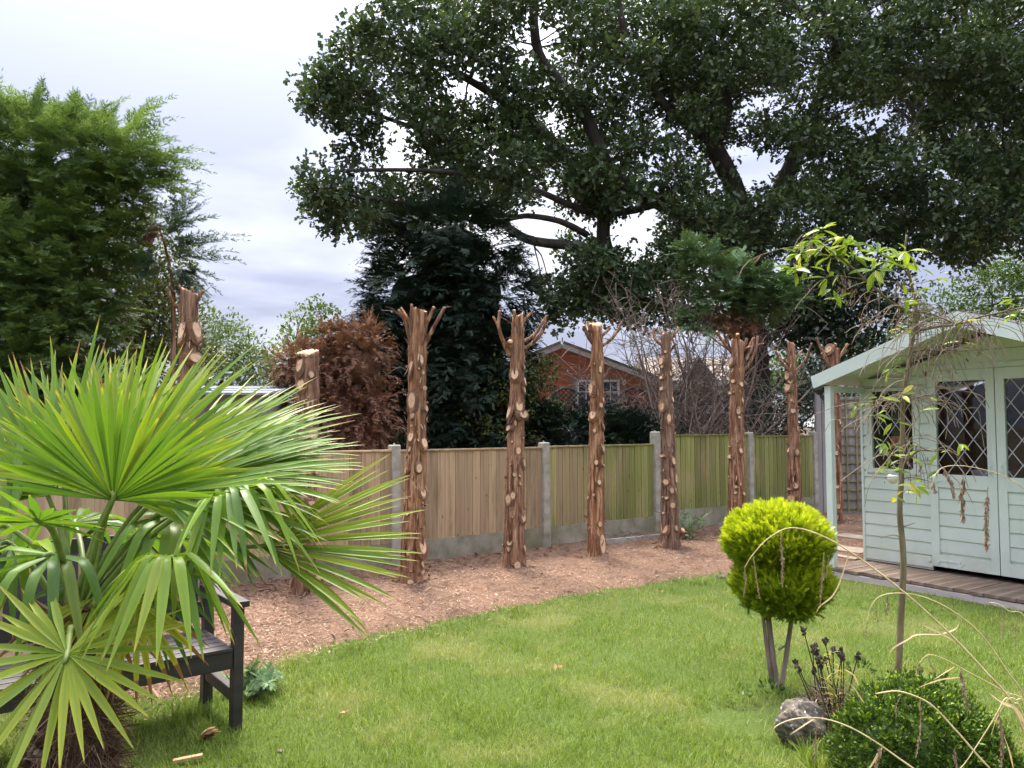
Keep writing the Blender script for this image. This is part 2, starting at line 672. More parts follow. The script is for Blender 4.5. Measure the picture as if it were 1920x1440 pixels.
EDGE = [gp(*p) for p in ((120, 1330), (300, 1312), (400, 1290), (450, 1262), (500, 1243), (600, 1222), (700, 1194), (850, 1163), (1000, 1131), (1150, 1103), (1300, 1083), (1400, 1070), (1565, 1063))]
EX = np.array([-9.0] + [p.x for p in EDGE] + [9.0])
EY = np.array([EDGE[0].y - 1.5] + [p.y for p in EDGE] + [EDGE[-1].y + .2])


def wob(x, y, s=1.0, k=0.0):
    return (np.sin(x * 1.7 * s + 1.3 + k) * np.cos(y * 2.3 * s + .7) + .6 * np.sin(x * 4.1 * s + y * 3.3 * s + k) + .45 * np.cos(x * 7.9 * s - y * 9.1 * s + 2 * k) + .3 * np.sin(x * 17 * s + 13 * y * s)) / 2.0


def edge_dist(x, y):
    """positive on the mulch side, negative on the lawn"""
    return (y - np.interp(x, EX, EY)) * .8 + .11 * wob(x, y, 2.0, .4) + .07 * wob(x, y, 5.0, 1.4)


# ------------------------------------------------------------------ ground
def ground_mat():
    m, nt, out = new_mat('garden_soil')
    g = G(nt)
    f = g.noise(6, 8, .65, None, 'World')
    c = g.ramp(f, [(.3, (.045, .033, .022)), (.7, (.12, .09, .06))])
    g.bsdf(out, c, .95, f, .6, .02, .1)
    return m


def lawn_mat():
    m, nt, out = new_mat('lawn_turf')
    g = G(nt)
    f = g.noise(55, 5, .7, None, 'World')
    c = g.ramp(f, [(.3, (.045, .060, .016)), (.55, (.085, .125, .026)), (.75, (.14, .16, .05))])
    f2 = g.noise(1.3, 5, .6, None, 'World')
    c = g.mix(g.math('MULTIPLY', g.step(f2, .5, .7), .5), c, (.19, .165, .07))
    g.bsdf(out, c, .95, f, .8, .02, .1)
    return m


def mulch_mat():
    m, nt, out = new_mat('shredded_bark_bed')
    g = G(nt)
    f = g.noise(70, 6, .75, None, 'World', .5)
    f2 = g.noise(3.0, 5, .6, None, 'World')
    c = g.ramp(f, [(.3, (.095, .052, .034)), (.5, (.235, .142, .092)), (.72, (.39, .26, .175))])
    c = g.mix(g.math('MULTIPLY', g.step(f2, .5, .72), .65), c, (.085, .05, .034))
    g.bsdf(out, c, .95, f, .9, .02, .1)
    return m


M['soil'], M['lawn'], M['mulch'] = ground_mat(), lawn_mat(), mulch_mat()
mb = MB()
mb.add([(-600, -100, -.03), (600, -100, -.03), (600, 900, -.03), (-600, 900, -.03)], [(0, 1, 2, 3)])
tag(mb.build('ground', M['soil']), 'dark soil reaching past the fence to the far houses', 'ground', kind='structure')


def grid(name, x0, x1, y0, y1, nx, ny, zf, mat):
    xs, ys = np.meshgrid(np.linspace(x0, x1, nx), np.linspace(y0, y1, ny))
    V = np.stack([xs.ravel(), ys.ravel(), zf(xs, ys).ravel()], 1)
    i = np.arange(nx * ny).reshape(ny, nx)
    F = np.stack([i[:-1, :-1], i[:-1, 1:], i[1:, 1:], i[1:, :-1]], -1).reshape(-1, 4)
    return link(name, np_mesh(name, V, F, mat, None, True))


tag(grid('lawn', -9, 9, -3, 9, 91, 61, lambda x, y: .004 * wob(x, y, 1.2), M['lawn']), 'mown green lawn between the bark bed and the rock planting', 'lawn', kind='structure')


TRUNKS = [(352, 6.2), (575, 6.76), (774, 7.25), (964, 8.05), (1116, 8.7), (1254, 9.28), (1377, 10.05), (1486, 10.8), (1566, 11.5)]
TB = [((px - 960) / FPX * Y, Y) for px, Y in TRUNKS]


def mound(x, y):
    m = 0.0
    for bx, by in TB:
        m = m + np.exp(-((x - bx) ** 2 + (y - by) ** 2) / .035)
    return m


def mulch_z(x, y):
    d = edge_dist(x, y)
    z = np.clip(d * .25, -.03, .035) + .016 * wob(x, y, 2.1, 1.7) * np.clip(d * 3, 0, 1) + .006 * wob(x, y, 6, .3)
    u, v = sh_uv(x, y)
    back = (x - F_P0.x) * (-F_DIR.y) + (y - F_P0.y) * F_DIR.x
    z = z + .045 * mound(x, y) * (.7 + .5 * wob(x, y, 5, 2))
    z = z + .05 * np.clip((back + .7), 0, 1) * np.clip(d * 3, 0, 1)
    return np.where((u > -.2) & (v > -.1), -.02, z)


tag(grid('bark_bed', -7, 9, 2.2, 14, 270, 200, mulch_z, M['mulch']), 'bed of shredded reddish bark along the fence', 'flower bed', kind='structure')

# grass blades, nobody could count them
M['grass'] = leafmat('grass_blade', (.115, .18, .024), (.25, .33, .05), .32, .5, .25, (.44, .39, .17), None, (.31, .335, .09), 1.3)


def make_grass():
    n = 470000
    y = 2.6 + (8.6 - 2.6) * rng.random(n) ** 1.25
    x = (rng.random(n) * 1.75 - .78) * (y * .78 + .4)
    d = edge_dist(x, y)
    u, v = sh_uv(x, y)
    keep = (d < .02 + .32 * rng.random(n) ** 2.5) & ~((u > -.2) & (v > -.03))
    dens = np.clip(1.15 - (y - 3.2) * .13, .35, 1) * np.clip(.78 + .32 * wob(x, y, 1.1, 2.0) + .2 * wob(x, y, 4.0, 1.0), .25, 1)
    # bare patch round the rock planting and the palm trunk
    dens *= np.where((x - 1.28) ** 2 / .1 + (y - 3.98) ** 2 / .045 < 1, .12, 1)
    dens *= np.where((x + 1.5) ** 2 + (y - 2.75) ** 2 < .3 ** 2, .1, 1)
    dens *= np.clip(1 - np.clip(d + .32, 0, 1) * 1.1, .35, 1)
    keep &= rng.random(n) < dens * .8
    x, y, d = x[keep], y[keep], d[keep]
    n = len(x)
    P = np.stack([x, y, .004 * wob(x, y, 1.2) - .002], 1)
    a = rng.random(n) * 2 * np.pi
    lean = np.abs(rng.normal(0, .5, n)) + .12
    D = unit(np.stack([np.cos(a) * lean, np.sin(a) * lean, np.ones(n)], 1))
    N = unit(np.stack([np.cos(a), np.sin(a), -lean * .5], 1) + rng.normal(0, .3, (n, 3)))
    S = (.026 + .026 * rng.random(n)) * (1 + .4 * np.clip(wob(x, y, 2.3, 4), 0, 1))
    S *= np.where(((x - 1.52) ** 2 + (y - 3.42) ** 2) < .06, 2.4, 1)
    scr = np.clip(1 - np.abs(d + .22) / .28, 0, 1) * np.clip(.35 + wob(x, y, 3.1, 6), 0, 1)
    S *= 1 + .7 * scr
    straw = np.clip(.5 + .5 * wob(x, y, .9, 5.0) + np.clip(d + .5, 0, 1), 0, 1.4)
    var = np.clip(rng.random(n) * (.5 + .55 * straw) * (1 - .6 * scr), 0, 1)
    sc = Scatter()
    sc.add(P, D, N, S, var)
    return sc.build('grass', blade_template(), M['grass'])


tag(make_grass(), 'short blades of green grass covering the lawn', 'grass', kind='stuff')

# shredded bark, needles and chips
M['chip'] = leafmat('bark_chip', (.12, .066, .042), (.375, .24, .155), 0, .9, .1, (.57, .43, .30))


def make_mulch():
    n = 190000
    y = 3.4 + rng.random(n) * 9.4
    x = (rng.random(n) * 1.5 - .72) * (y * .72 + .3)
    d = edge_dist(x, y)
    u, v = sh_uv(x, y)
    back = (x - F_P0.x) * (-F_DIR.y) + (y - F_P0.y) * F_DIR.x
    keep = (d > -.3 * rng.random(n) ** 3 - .01) & (back < -.05) & ~((u > -.22) & (v > -.05) & (v < 3.2)) & (rng.random(n) < np.clip(1.3 - y * .07, .35, 1))
    x, y, back = x[keep], y[keep], back[keep]
    n = len(x)
    P = np.stack([x, y, np.maximum(mulch_z(x, y), .004) + .004 + .012 * rng.random(n)], 1)
    a = rng.random(n) * 2 * np.pi
    D = np.stack([np.cos(a), np.sin(a), rng.normal(0, .22, n)], 1)
    N = np.stack([rng.normal(0, .35, n), rng.normal(0, .35, n), np.ones(n)], 1)
    coarse = rng.random(n) < (.008 + .22 * np.clip(back + .75, 0, 1) + .25 * mound(x, y))
    S = np.where(coarse, .05 + .08 * rng.random(n), .014 + .026 * rng.random(n))
    var = np.clip(rng.random(n) ** 1.1 * np.where(coarse, .6, 1) * (1 - .35 * np.clip(mound(x, y) + .7 * np.clip(back + .7, 0, 1), 0, 1)) + .14 * wob(x, y, 1.5, 3), 0, 1)
    sc = Scatter()
    sc.add(P, D, N, S, var)
    tm = T([(-.07, 0, 0), (.07, 0, 0), (.09, .5, .03), (-.06, .5, .03), (.02, 1, 0)], [(0, 1, 2), (0, 2, 3), (3, 2, 4)])
    return sc.build('bark_mulch', tm, M['chip'])


tag(make_mulch(), 'loose reddish bark shreds and dry needles on the bed', 'bark mulch', kind='stuff')

# ------------------------------------------------------------------ fence
fence = empty('garden_fence', F_P0, math.atan2(F_DIR.y, F_DIR.x), 'tan to green feather edge wooden fence with concrete posts and gravel boards', 'fence')
POSTS = [(-2, 1.30), (-1, 1.30), (0, 1.30), (1, 1.30), (2, 1.42), (3, 1.40), (4, 1.40)]
post_px = {0: 742, 1: 1022, 2: 1228, 3: 1403, 4: 1524}
post_s = {}
for i, h in POSTS:
    post_s[i] = (fence_at(post_px[i]) - F_P0).dot(F_DIR) if i in post_px else 1.93 * i


def post_mesh(h):
    mb = MB()
    w, d = .05, .055
    prof = [(-w, -d + .012), (-w + .012, -d), (w - .012, -d), (w, -d + .012), (w, d), (-w, d)]
    n = len(prof)
    lv = [(-.2, 1), (h - .012, 1), (h, .8)]
    vs = [(x * s, y * s, z) for z, s in lv for x, y in prof]
    fs = [(r * n + k, r * n + (k + 1) % n, (r + 1) * n + (k + 1) % n, (r + 1) * n + k) for r in range(2) for k in range(n)]
    fs.append(tuple(2 * n + k for k in range(n)))
    mb.add(vs, fs)
    mb.tube([(0, .01, h - .004), (0, .01, h + .018)], [.012, .009], 6)
    return mb.mesh('concrete_post', M['concrete'])


pm_cache = {}
for i, h in POSTS:
    if h not in pm_cache:
        pm_cache[h] = post_mesh(h)
    o = link('concrete_post', pm_cache[h], fence)
    o.location = (post_s[i], 0, 0)
    o.rotation_euler = (random.uniform(-.01, .01), random.uniform(-.008, .008), 0)
panel_top = {-2: 1.25, -1: 1.25, 0: 1.245, 1: 1.255, 2: 1.375, 3: 1.345}
BW = .112


def board_mesh(h):
    mb = MB()
    w = BW + .012
    mb.add([(0, 0, 0), (w, -.002, 0), (w, .002, 0), (0, .010, 0), (0, -.0115, 0),
            (0, 0, h), (w, -.002, h), (w, .002, h), (0, .010, h), (0, -.0115, h)],
           [(4, 1, 6, 9), (1, 2, 7, 6), (2, 3, 8, 7), (3, 4, 9, 8), (9, 6, 7, 8), (4, 3, 2, 1)])
    return mb.mesh('board', M['fence_wood'])


for i in range(-2, 4):
    s0, s1 = post_s[i] + .05, post_s[i + 1] - .05
    top = panel_top[i]
    gb0, gb1 = .02, .285 if i < 2 else .33
    if i >= 2:
        gb0 = .0
    mb = MB()
    mb.box2((s0 - .03, -.02, gb0 - .15), (s1 + .03, .025, gb1))
    mb.build('gravel_board', M['gravel_board'], fence)
    mb = MB()                                     # rails and capping behind and above the boards
    mb.box2((s0, -.022, top - .018), (s1, .035, top))
    mb.box2((s0, .013, gb1 + .12), (s1, .045, gb1 + .16))
    mb.box2((s0, .013, top - .2), (s1, .045, top - .16))
    panel = mb.build('fence_panel', M['fence_wood'], fence)
    nb = int(round((s1 - s0) / BW))
    bw = (s1 - s0) / nb
    hgt = top - .020 - gb1
    bm_ = board_mesh(hgt)
    cuts = [s0] + [s0 + (k + random.uniform(-.13, .13)) * bw for k in range(1, nb)] + [s1]
    for k in range(nb):
        o = link('board', bm_, panel)
        bw = cuts[k + 1] - cuts[k]
        o.location = (cuts[k], random.uniform(-.0025, .0025), gb1 + .002 + random.uniform(-.0015, .0015))
        o.scale = (bw / BW * .995, random.uniform(.85, 1.25), random.uniform(.996, 1))
        o.rotation_euler = (random.uniform(-.003, .003), random.uniform(-.0025, .0025), 0)

# ------------------------------------------------------------------ cut conifer trunks
def stub_mesh(seed):
    random.seed(seed)
    mb = MB()
    n = 14
    j = [(1 + random.uniform(-.15, .13)) * (1 + .38 * max(0, math.sin(2 * math.pi * (k + .5 * seed) / n - .2 * seed) * (-1 if seed % 2 else 1)) ** 3) for k in range(n)]
    rings = [(-.8, 1.75), (.2, 1.28), (.9, 1.04), (1.0, .90)]
    vs = []
    for z, r in rings:
        for k in range(n):
            a = 2 * math.pi * k / n
            rr = r * (j[k] if z > 0 else 1)
            vs.append((rr * math.cos(a), rr * math.sin(a), z))
    vs.append((0, 0, .9))
    fs, mi = [], []
    for r in range(3):
        for k in range(n):
            mb.m.append(0 if r < 2 else 1)
            fs.append((r * n + k, r * n + (k + 1) % n, (r + 1) * n + (k + 1) % n, (r + 1) * n + k))
    c = 4 * n
    for k in range(n):
        mb.m.append(1)
        fs.append((3 * n + k, 3 * n + (k + 1) % n, c))
    mb.v, mb.f = vs, fs
    return mb.mesh('branch_stub', [M['bark'], M['cut']])


STUBS = [stub_mesh(s) for s in range(5)]
random.seed(5)


def trunk_field(nx, nz, H, seed):
    r_ = np.random.default_rng(seed)
    a = np.linspace(0, 2 * np.pi, nx, endpoint=False)[None, :]
    z = np.linspace(0, 1, nz)[:, None]
    d = np.zeros((nz, nx))
    for _ in range(40):
        k = r_.integers(2, 20)
        d += r_.normal() * np.sin(k * a + r_.random() * 6.28 + 1.6 * np.sin(z * r_.uniform(2, 9) + r_.random() * 6)) * (.5 + .5 * np.sin(z * r_.uniform(5, 40) + r_.random() * 6)) / (k ** .55)
    return d / np.abs(d).max()


def pollard(label, px_b, py_b, px_t, py_t, w_b, w_t, Y, stubs, branches, twigs=(), seed=1, n_small=14, top='saw', flare=1.25):
    base = gp(px_b, py_b)
    if Y:
        base = Vector(((px_b - 960) / FPX * Y, Y, 0))
    Y = base.y
    topv = at(px_t, py_t, Y)
    H = topv.z
    root = empty('pollarded_trunk', base, 0, label, 'tree trunk', 'cut conifer trunks along the fence')
    rb, rt = w_b / FPX * Y / 2, w_t / FPX * Y / 2
    lean = Vector((topv.x - base.x, 0, 0))
    nx, nz = 38, 92
    fld = trunk_field(nx, nz, H, seed)
    rr = random.Random(seed * 7 + 1)
    wobx = [rr.uniform(-1, 1) for _ in range(4)]

    def axis(z):
        t = z / H
        return Vector((lean.x * t + .012 * math.sin(3.1 * t * 2 + wobx[0] * 3) * wobx[1], .012 * math.sin(2.7 * t * 2 + wobx[2] * 3), z))

    def rad(z):
        t = z / H
        r = rb + (rt - rb) * t ** .9
        return r * (1 + (flare - 1) * math.exp(-z / .09)) * (1 + .10 * math.exp(-((z - H * .84) / .1) ** 2))
    V = []
    for i in range(nz):
        z = -.05 + (H + .05) * i / (nz - 1)
        ax = axis(max(z, 0))
        r = rad(max(z, 0))
        for k in range(nx):
            a = 2 * math.pi * k / nx
            q = r * (1 + .10 * fld[i, k] + rr.uniform(-.022, .022))
            zt = z
            if i >= nz - 2:
                zt = z + .03 * math.cos(a + wobx[3] * 3) + rr.uniform(-.012, .012)
            V.append((ax.x + q * math.cos(a), ax.y + q * math.sin(a), zt))
    mb = MB()
    mb.v = V
    for i in range(nz - 1):
        for k in range(nx):
            mb.f.append((i * nx + k, i * nx + (k + 1) % nx, (i + 1) * nx + (k + 1) % nx, (i + 1) * nx + k))
            mb.m.append(0)
    b = (nz - 1) * nx
    ax = axis(H)
    mb.v.append((ax.x, ax.y, H - .004))
    for k in range(nx):
        mb.f.append((b + k, b + (k + 1) % nx, nz * nx))
        mb.m.append(1)
    mb.build('trunk', [M['bark'], M['cut']], root, True)

    def put_stub(z, ang, w, h, L, tilt=.25):
        c = axis(z)
        r = rad(z)
        dirv = Vector((math.sin(ang), -math.cos(ang), tilt)).normalized()
        p = c + Vector((math.sin(ang), -math.cos(ang), 0)) * (r * .96)
        xax = Vector((math.cos(ang), math.sin(ang), 0))
        yax = dirv.cross(xax)
        m = Matrix((xax, yax, dirv)).transposed().to_4x4()
        o = link('branch_stub', rr.choice(STUBS), root)
        o.matrix_basis = Matrix.Translation(p) @ m @ Matrix.Diagonal((w / 2, h / 2, L, 1))
    for s in stubs:
        px, py, w, h = s[:4]
        w, h = w * .9, h * .95
        L = s[4] if len(s) > 4 else rr.uniform(.005, .018)
        p = at(px, py, Y - rb * .6)
        z = p.z
        off = (p.x - base.x - axis(z).x) / rad(z)
        ang = math.asin(max(-.97, min(.97, off)))
        k = Y / FPX
        fw = w * k / max(.35, math.cos(ang))
        put_stub(z, ang, fw, h * k, L, rr.uniform(.0, .3))
    for _ in range(n_small):
        z = rr.uniform(.12, H - .35)
        put_stub(z, rr.uniform(-math.pi, math.pi), rr.uniform(.008, .024), rr.uniform(.010, .03), rr.uniform(.010, .045), rr.uniform(.1, .6))
    # loose shreds of bark
    sc = Scatter()
    n = 260
    zz_ = np.array([rr.uniform(.03, H - .1) for _ in range(n)])
    aa = np.array([rr.uniform(0, 6.283) for _ in range(n)])
    P = np.array([tuple(axis(z) + Vector((math.cos(a), math.sin(a), 0)) * rad(z) * 1.03) for z, a in zip(zz_, aa)])
    O = np.stack([np.cos(aa), np.sin(aa), np.zeros(n)], 1)
    D = O * rng.uniform(.05, .45, (n, 1)) + np.stack([rng.normal(0, .15, n), rng.normal(0, .15, n), rng.choice([-1, 1], n)], 1)
    sc.add(P, D, O, rng.uniform(.03, .10, n), rng.random(n) * .8)
    tm = T([(-.06, 0, 0), (.06, 0, 0), (.08, .5, .05), (-.07, .5, .05), (.02, 1, .14)], [(0, 1, 2), (0, 2, 3), (3, 2, 4)])
    tag(sc.build('loose_bark', tm, M['chip'], root, True), kind='stuff')
    for br in branches:
        pts, r0, r1 = br[0], br[1], br[2]
        dy = br[3] if len(br) > 3 else rr.uniform(-.12, .06)
        W_ = []
        for i, q in enumerate(pts):
            t = i / (len(pts) - 1)
            w3 = at(q[0], q[1], Y + dy * t)
            W_.append(w3 - base)
        # smooth the polyline
        S_ = []
        for i in range(len(W_) - 1):
            p0, p1, p2, p3 = W_[max(i - 1, 0)], W_[i], W_[i + 1], W_[min(i + 2, len(W_) - 1)]
            for j in range(5):
                t = j / 5
                S_.append(.5 * ((2 * p1) + (p2 - p0) * t + (2 * p0 - 5 * p1 + 4 * p2 - p3) * t * t + (3 * p1 - p0 - 3 * p2 + p3) * t ** 3))
        S_.append(W_[-1])
        k = Y / FPX
        N_ = len(S_)
        mb = MB()
        mb.tube(S_, [.64 * (r0 + (r1 - r0) * i / (N_ - 1)) * k for i in range(N_)], 9, 0, True, 1, .07)
        mb.build('cut_branch', [M['bark'], M['cut']], root, True)
    if twigs:
        mb = MB()
        for pts in twigs:
            a0 = [at(q[0], q[1], Y + rr.uniform(-.05, .05)) - base for q in pts]
            mb.tube(a0, [.0045, .0035, .002][:len(a0)] if len(a0) <= 3 else .003, 4)
        tag(mb.build('dead_twigs', M['twig'], root), kind='stuff')
    return root


def z4(x, y):
    return (500 + x / 2.4, 520 + y / 2.4)


def S4(*a):
    return [(500 + x / 2.4, 520 + y / 2.4, w / 2.4, h / 2.4) for x, y, w, h in a]


def S5(*a):
    return [(1000 + x / 2.4, 520 + y / 2.4, w / 2.4, h / 2.4) for x, y, w, h in a]


pollard('tall cut trunk with ragged top, leftmost, behind the palm fronds', 352, 0, 356, 546, 38, 31, 6.2,
        [(343, 620, 15, 40), (374, 617, 10, 36), (357, 634, 7, 7), (362, 671, 13, 20), (356, 706, 9, 9), (358, 730, 11, 13), (346, 770, 12, 22), (366, 830, 10, 16)],
        [([(341, 585), (324, 566), (313, 538)], 5, 2.5), ([(362, 570), (372, 557), (382, 545)], 9, 4), ([(350, 575), (345, 550), (335, 535)], 6, 3), ([(356, 572), (362, 552), (360, 538)], 6, 4)],
        [[(345, 560), (325, 545), (318, 530)], [(370, 600), (378, 585), (380, 570)], [(365, 560), (385, 545), (395, 538)]], 3, 12)
pollard('short cut trunk with slanted sawn top before the dead brown conifer', 575, 1110, 577, 660, 44, 40, 6.76,
        S4((150, 395, 34, 75), (158, 485, 38, 55), (201, 440, 24, 32), (190, 575, 12, 48), (138, 600, 12, 22), (210, 705, 42, 52), (200, 830, 20, 34), (227, 877, 14, 20), (205, 1015, 28, 22), (228, 1370, 42, 40), (140, 960, 14, 14), (180, 760, 12, 12)),
        [], (), 4, 12, flare=1.2)
pollard('cut trunk with forked antler top at the first concrete post, beside the palm', 774, 1093, 787, 582, 43, 30, 7.25,
        S4((655, 555, 40, 80), (657, 620, 22, 30), (651, 717, 26, 50), (707, 745, 24, 50), (720, 592, 16, 30), (687, 858, 28, 45), (625, 870, 22, 25), (705, 970, 22, 40), (632, 990, 18, 18), (705, 1215, 30, 70), (703, 1293, 12, 28), (695, 370, 18, 45), (650, 1370, 32, 30), (702, 428, 14, 20), (708, 498, 16, 22), (652, 385, 14, 90), (636, 1065, 16, 18), (652, 668, 12, 12), (640, 450, 14, 22), (645, 770, 14, 36), (708, 1332, 16, 20), (640, 1243, 18, 12)),
        [([(772, 655), (760, 605), (747, 580)], 6, 4), ([(793, 655), (814, 612), (834, 576)], 7, 4.5), ([(790, 630), (803, 600), (814, 575)], 6, 4.5), ([(776, 662), (770, 615), (772, 570)], 5.5, 4), ([(783, 668), (797, 625), (798, 584)], 6, 4.5, -.16), ([(779, 640), (765, 600), (752, 577)], 5, 3.5, .1)],
        [[(760, 600), (735, 582), (716, 582)], [(752, 592), (735, 578), (722, 575)], [(834, 576), (846, 575)], [(768, 697), (750, 687), (728, 700)], [(752, 688), (740, 692), (722, 705)], [(748, 690), (735, 688)], [(800, 600), (792, 590), (780, 588)]], 5, 16)
pollard('cut trunk with tall antler branches left of the middle, by the second concrete post', 964, 1064, 971, 592, 42, 22, 8.05,
        S4((1118, 437, 38, 52), (1137, 580, 34, 56), (1155, 618, 40, 36), (1090, 605, 20, 66), (1164, 400, 12, 26), (1163, 465, 14, 34), (1168, 500, 14, 34), (1133, 780, 24, 36), (1161, 835, 16, 42), (1117, 887, 22, 20), (1147, 925, 20, 26), (1109, 980, 26, 32), (1088, 998, 28, 44), (1157, 1083, 20, 40), (1092, 1192, 24, 28), (1086, 1222, 22, 22), (1127, 1290, 34, 36), (1120, 655, 12, 26), (1091, 680, 18, 26), (1161, 1222, 12, 30), (1105, 740, 10, 12)),
        [([(957, 668), (944, 641), (935, 612), (937, 582)], 8, 4), ([(936, 618), (930, 604), (925, 594)], 4, 3), ([(969, 634), (966, 605), (964, 581)], 6, 4.5, -.12), ([(984, 654), (1004, 638), (1019, 617), (1026, 591)], 6.5, 4), ([(982, 640), (1002, 628), (1016, 607), (1025, 593)], 5.5, 4, .08), ([(974, 622), (985, 598), (998, 586)], 5, 3.5), ([(960, 655), (955, 645), (957, 640)], 8, 7, -.1)],
        [[(966, 610), (950, 600), (940, 595)], [(985, 600), (995, 590), (1000, 578)]], 6, 14)
pollard('cut trunk with short forked top in front of the brick gable', 1116, 1044, 1119, 608, 34, 20, 8.7,
        S5((268, 620, 26, 42), (275, 690, 16, 18), (262, 500, 22, 50), (304, 572, 18, 34), (318, 668, 12, 34), (282, 832, 20, 22), (295, 922, 20, 22), (270, 978, 14, 14), (298, 1110, 20, 26), (311, 1200, 30, 96), (313, 770, 14, 32), (300, 415, 16, 36), (272, 530, 16, 16), (316, 550, 10, 24), (248, 638, 12, 18), (307, 385, 8, 30), (246, 990, 8, 20)),
        [([(1112, 645), (1101, 628), (1095, 610)], 6, 4.5), ([(1112, 634), (1106, 618), (1103, 604)], 5.5, 4, .08), ([(1129, 648), (1145, 637), (1157, 622), (1166, 603)], 5.5, 3.5), ([(1128, 630), (1137, 622), (1144, 615)], 5, 4, .06), ([(1117, 640), (1110, 620), (1107, 607)], 5, 4, -.15)],
        [[(1101, 628), (1096, 620), (1092, 612)]], 7, 14)
pollard('cut trunk with a stubby side shoot at its foot', 1254, 1030, 1248, 624, 35, 17, 9.28,
        S5((572, 580, 20, 40), (610, 632, 22, 40), (628, 827, 18, 38), (596, 920, 26, 24), (620, 958, 22, 26), (624, 1025, 26, 28), (588, 1132, 26, 42), (640, 1127, 16, 26), (575, 805, 18, 14), (598, 993, 18, 14), (572, 375, 16, 36), (584, 402, 12, 14), (620, 432, 12, 24), (577, 500, 14, 18), (628, 550, 10, 26), (640, 905, 14, 46), (568, 450, 12, 14), (586, 1060, 10, 10), (578, 1207, 14, 20), (596, 335, 14, 16)),
        [([(1242, 648), (1228, 635), (1226, 618)], 5, 3.5), ([(1246, 634), (1240, 626), (1234, 620)], 4.5, 3.5, .08), ([(1254, 640), (1264, 628), (1273, 614)], 4.5, 3), ([(1256, 658), (1263, 650), (1268, 643)], 4.5, 3.5), ([(1262, 1012), (1274, 1000), (1281, 994)], 11, 8), ([(1272, 1004), (1282, 1000), (1288, 998)], 6, 3.5, -.02)],
        [[(1250, 964), (1232, 960), (1219, 956)]], 8, 12, flare=1.35)
pollard('cut trunk under the green conifer tuft with many upswept bare branches', 1377, 985, 1382, 640, 34, 22, 10.05,
        S5((900, 468, 16, 18), (934, 480, 20, 30), (921, 605, 20, 30), (925, 630, 14, 14), (941, 548, 12, 30), (882, 375, 14, 36), (932, 780, 18, 24), (888, 520, 14, 14), (890, 808, 12, 18), (910, 943, 14, 14), (930, 930, 10, 18), (908, 970, 14, 14), (915, 738, 10, 10), (946, 975, 14, 18), (878, 762, 8, 8)),
        [([(1372, 662), (1355, 640), (1344, 621)], 4.5, 3), ([(1370, 655), (1352, 646), (1332, 630)], 4, 2.5, .1), ([(1388, 704), (1405, 682), (1417, 655), (1421, 630)], 4.5, 3.5), ([(1387, 690), (1402, 670), (1411, 650), (1414, 633)], 4.5, 3.2, -.1), ([(1387, 668), (1395, 650), (1401, 634)], 5, 4), ([(1389, 656), (1408, 650), (1432, 644)], 3.5, 2.5, .1), ([(1380, 660), (1382, 640), (1383, 626)], 6, 5, -.12), ([(1375, 668), (1366, 645), (1362, 628)], 4, 3, -.1), ([(1386, 662), (1402, 652), (1412, 634)], 3.5, 3, .12)],
        [[(1360, 640), (1345, 635), (1335, 622)], [(1420, 650), (1430, 640), (1436, 628)]], 9, 12)
pollard('cut trunk with wide forked top before the grey end post of the fence', 1486, 985, 1484, 644, 27, 14, 10.8,
        S5((1160, 468, 20, 22), (1145, 495, 18, 34), (1168, 600, 20, 28), (1184, 788, 20, 30), (1176, 938, 26, 26), (1160, 993, 28, 28), (1141, 953, 12, 12), (1135, 445, 14, 34), (1163, 552, 12, 14), (1187, 680, 8, 24), (1140, 780, 6, 22)),
        [([(1478, 694), (1463, 676), (1454, 657)], 4.5, 3.5), ([(1489, 700), (1509, 675), (1522, 643)], 4, 2.8), ([(1488, 680), (1496, 668), (1504, 656)], 3.5, 2.5, .1), ([(1481, 684), (1473, 678), (1468, 672)], 4, 3.5, -.1)],
        [[(1480, 660), (1470, 650), (1462, 640)]], 10, 12)
pollard('cut trunk seen between the summerhouse post and wall', 1566, 975, 1563, 655, 17, 22, 11.5,
        [(1572, 735, 5, 14), (1574, 790, 5, 12), (1567, 850, 6, 9), (1568, 912, 6, 8), (1570, 949, 7, 10), (1546, 655, 8, 14)],
        [([(1556, 684), (1540, 655), (1530, 632)], 7, 3.5), ([(1562, 682), (1562, 660), (1567, 644)], 6, 4.5, -.1), ([(1567, 680), (1580, 660), (1590, 644)], 5, 3.5), ([(1558, 690), (1545, 672), (1540, 662)], 5, 3)],
        [[(1580, 660), (1590, 655), (1598, 650)]], 12, 10, flare=1.1)

# ------------------------------------------------------------------ summerhouse (local x along the front, y into the house)
sh = empty('summerhouse', SH_A, SH_RZ, 'sage green wooden summerhouse with leaded diamond windows and small veranda', 'summerhouse')
UC, UL, UR = 1.19, -.135, 2.515            # centre, wall corners
RL, RR = -.255, 2.635                      # roof tips
VW, VB = .66, 2.75                         # front wall, back wall
ZE, ZP = 2.0, 2.50                         # top of bargeboard at eave and peak
DECK = .09


def roof_z(u):
    return ZE + (ZP - ZE) * (1 - abs(u - UC) / (UC - RL))


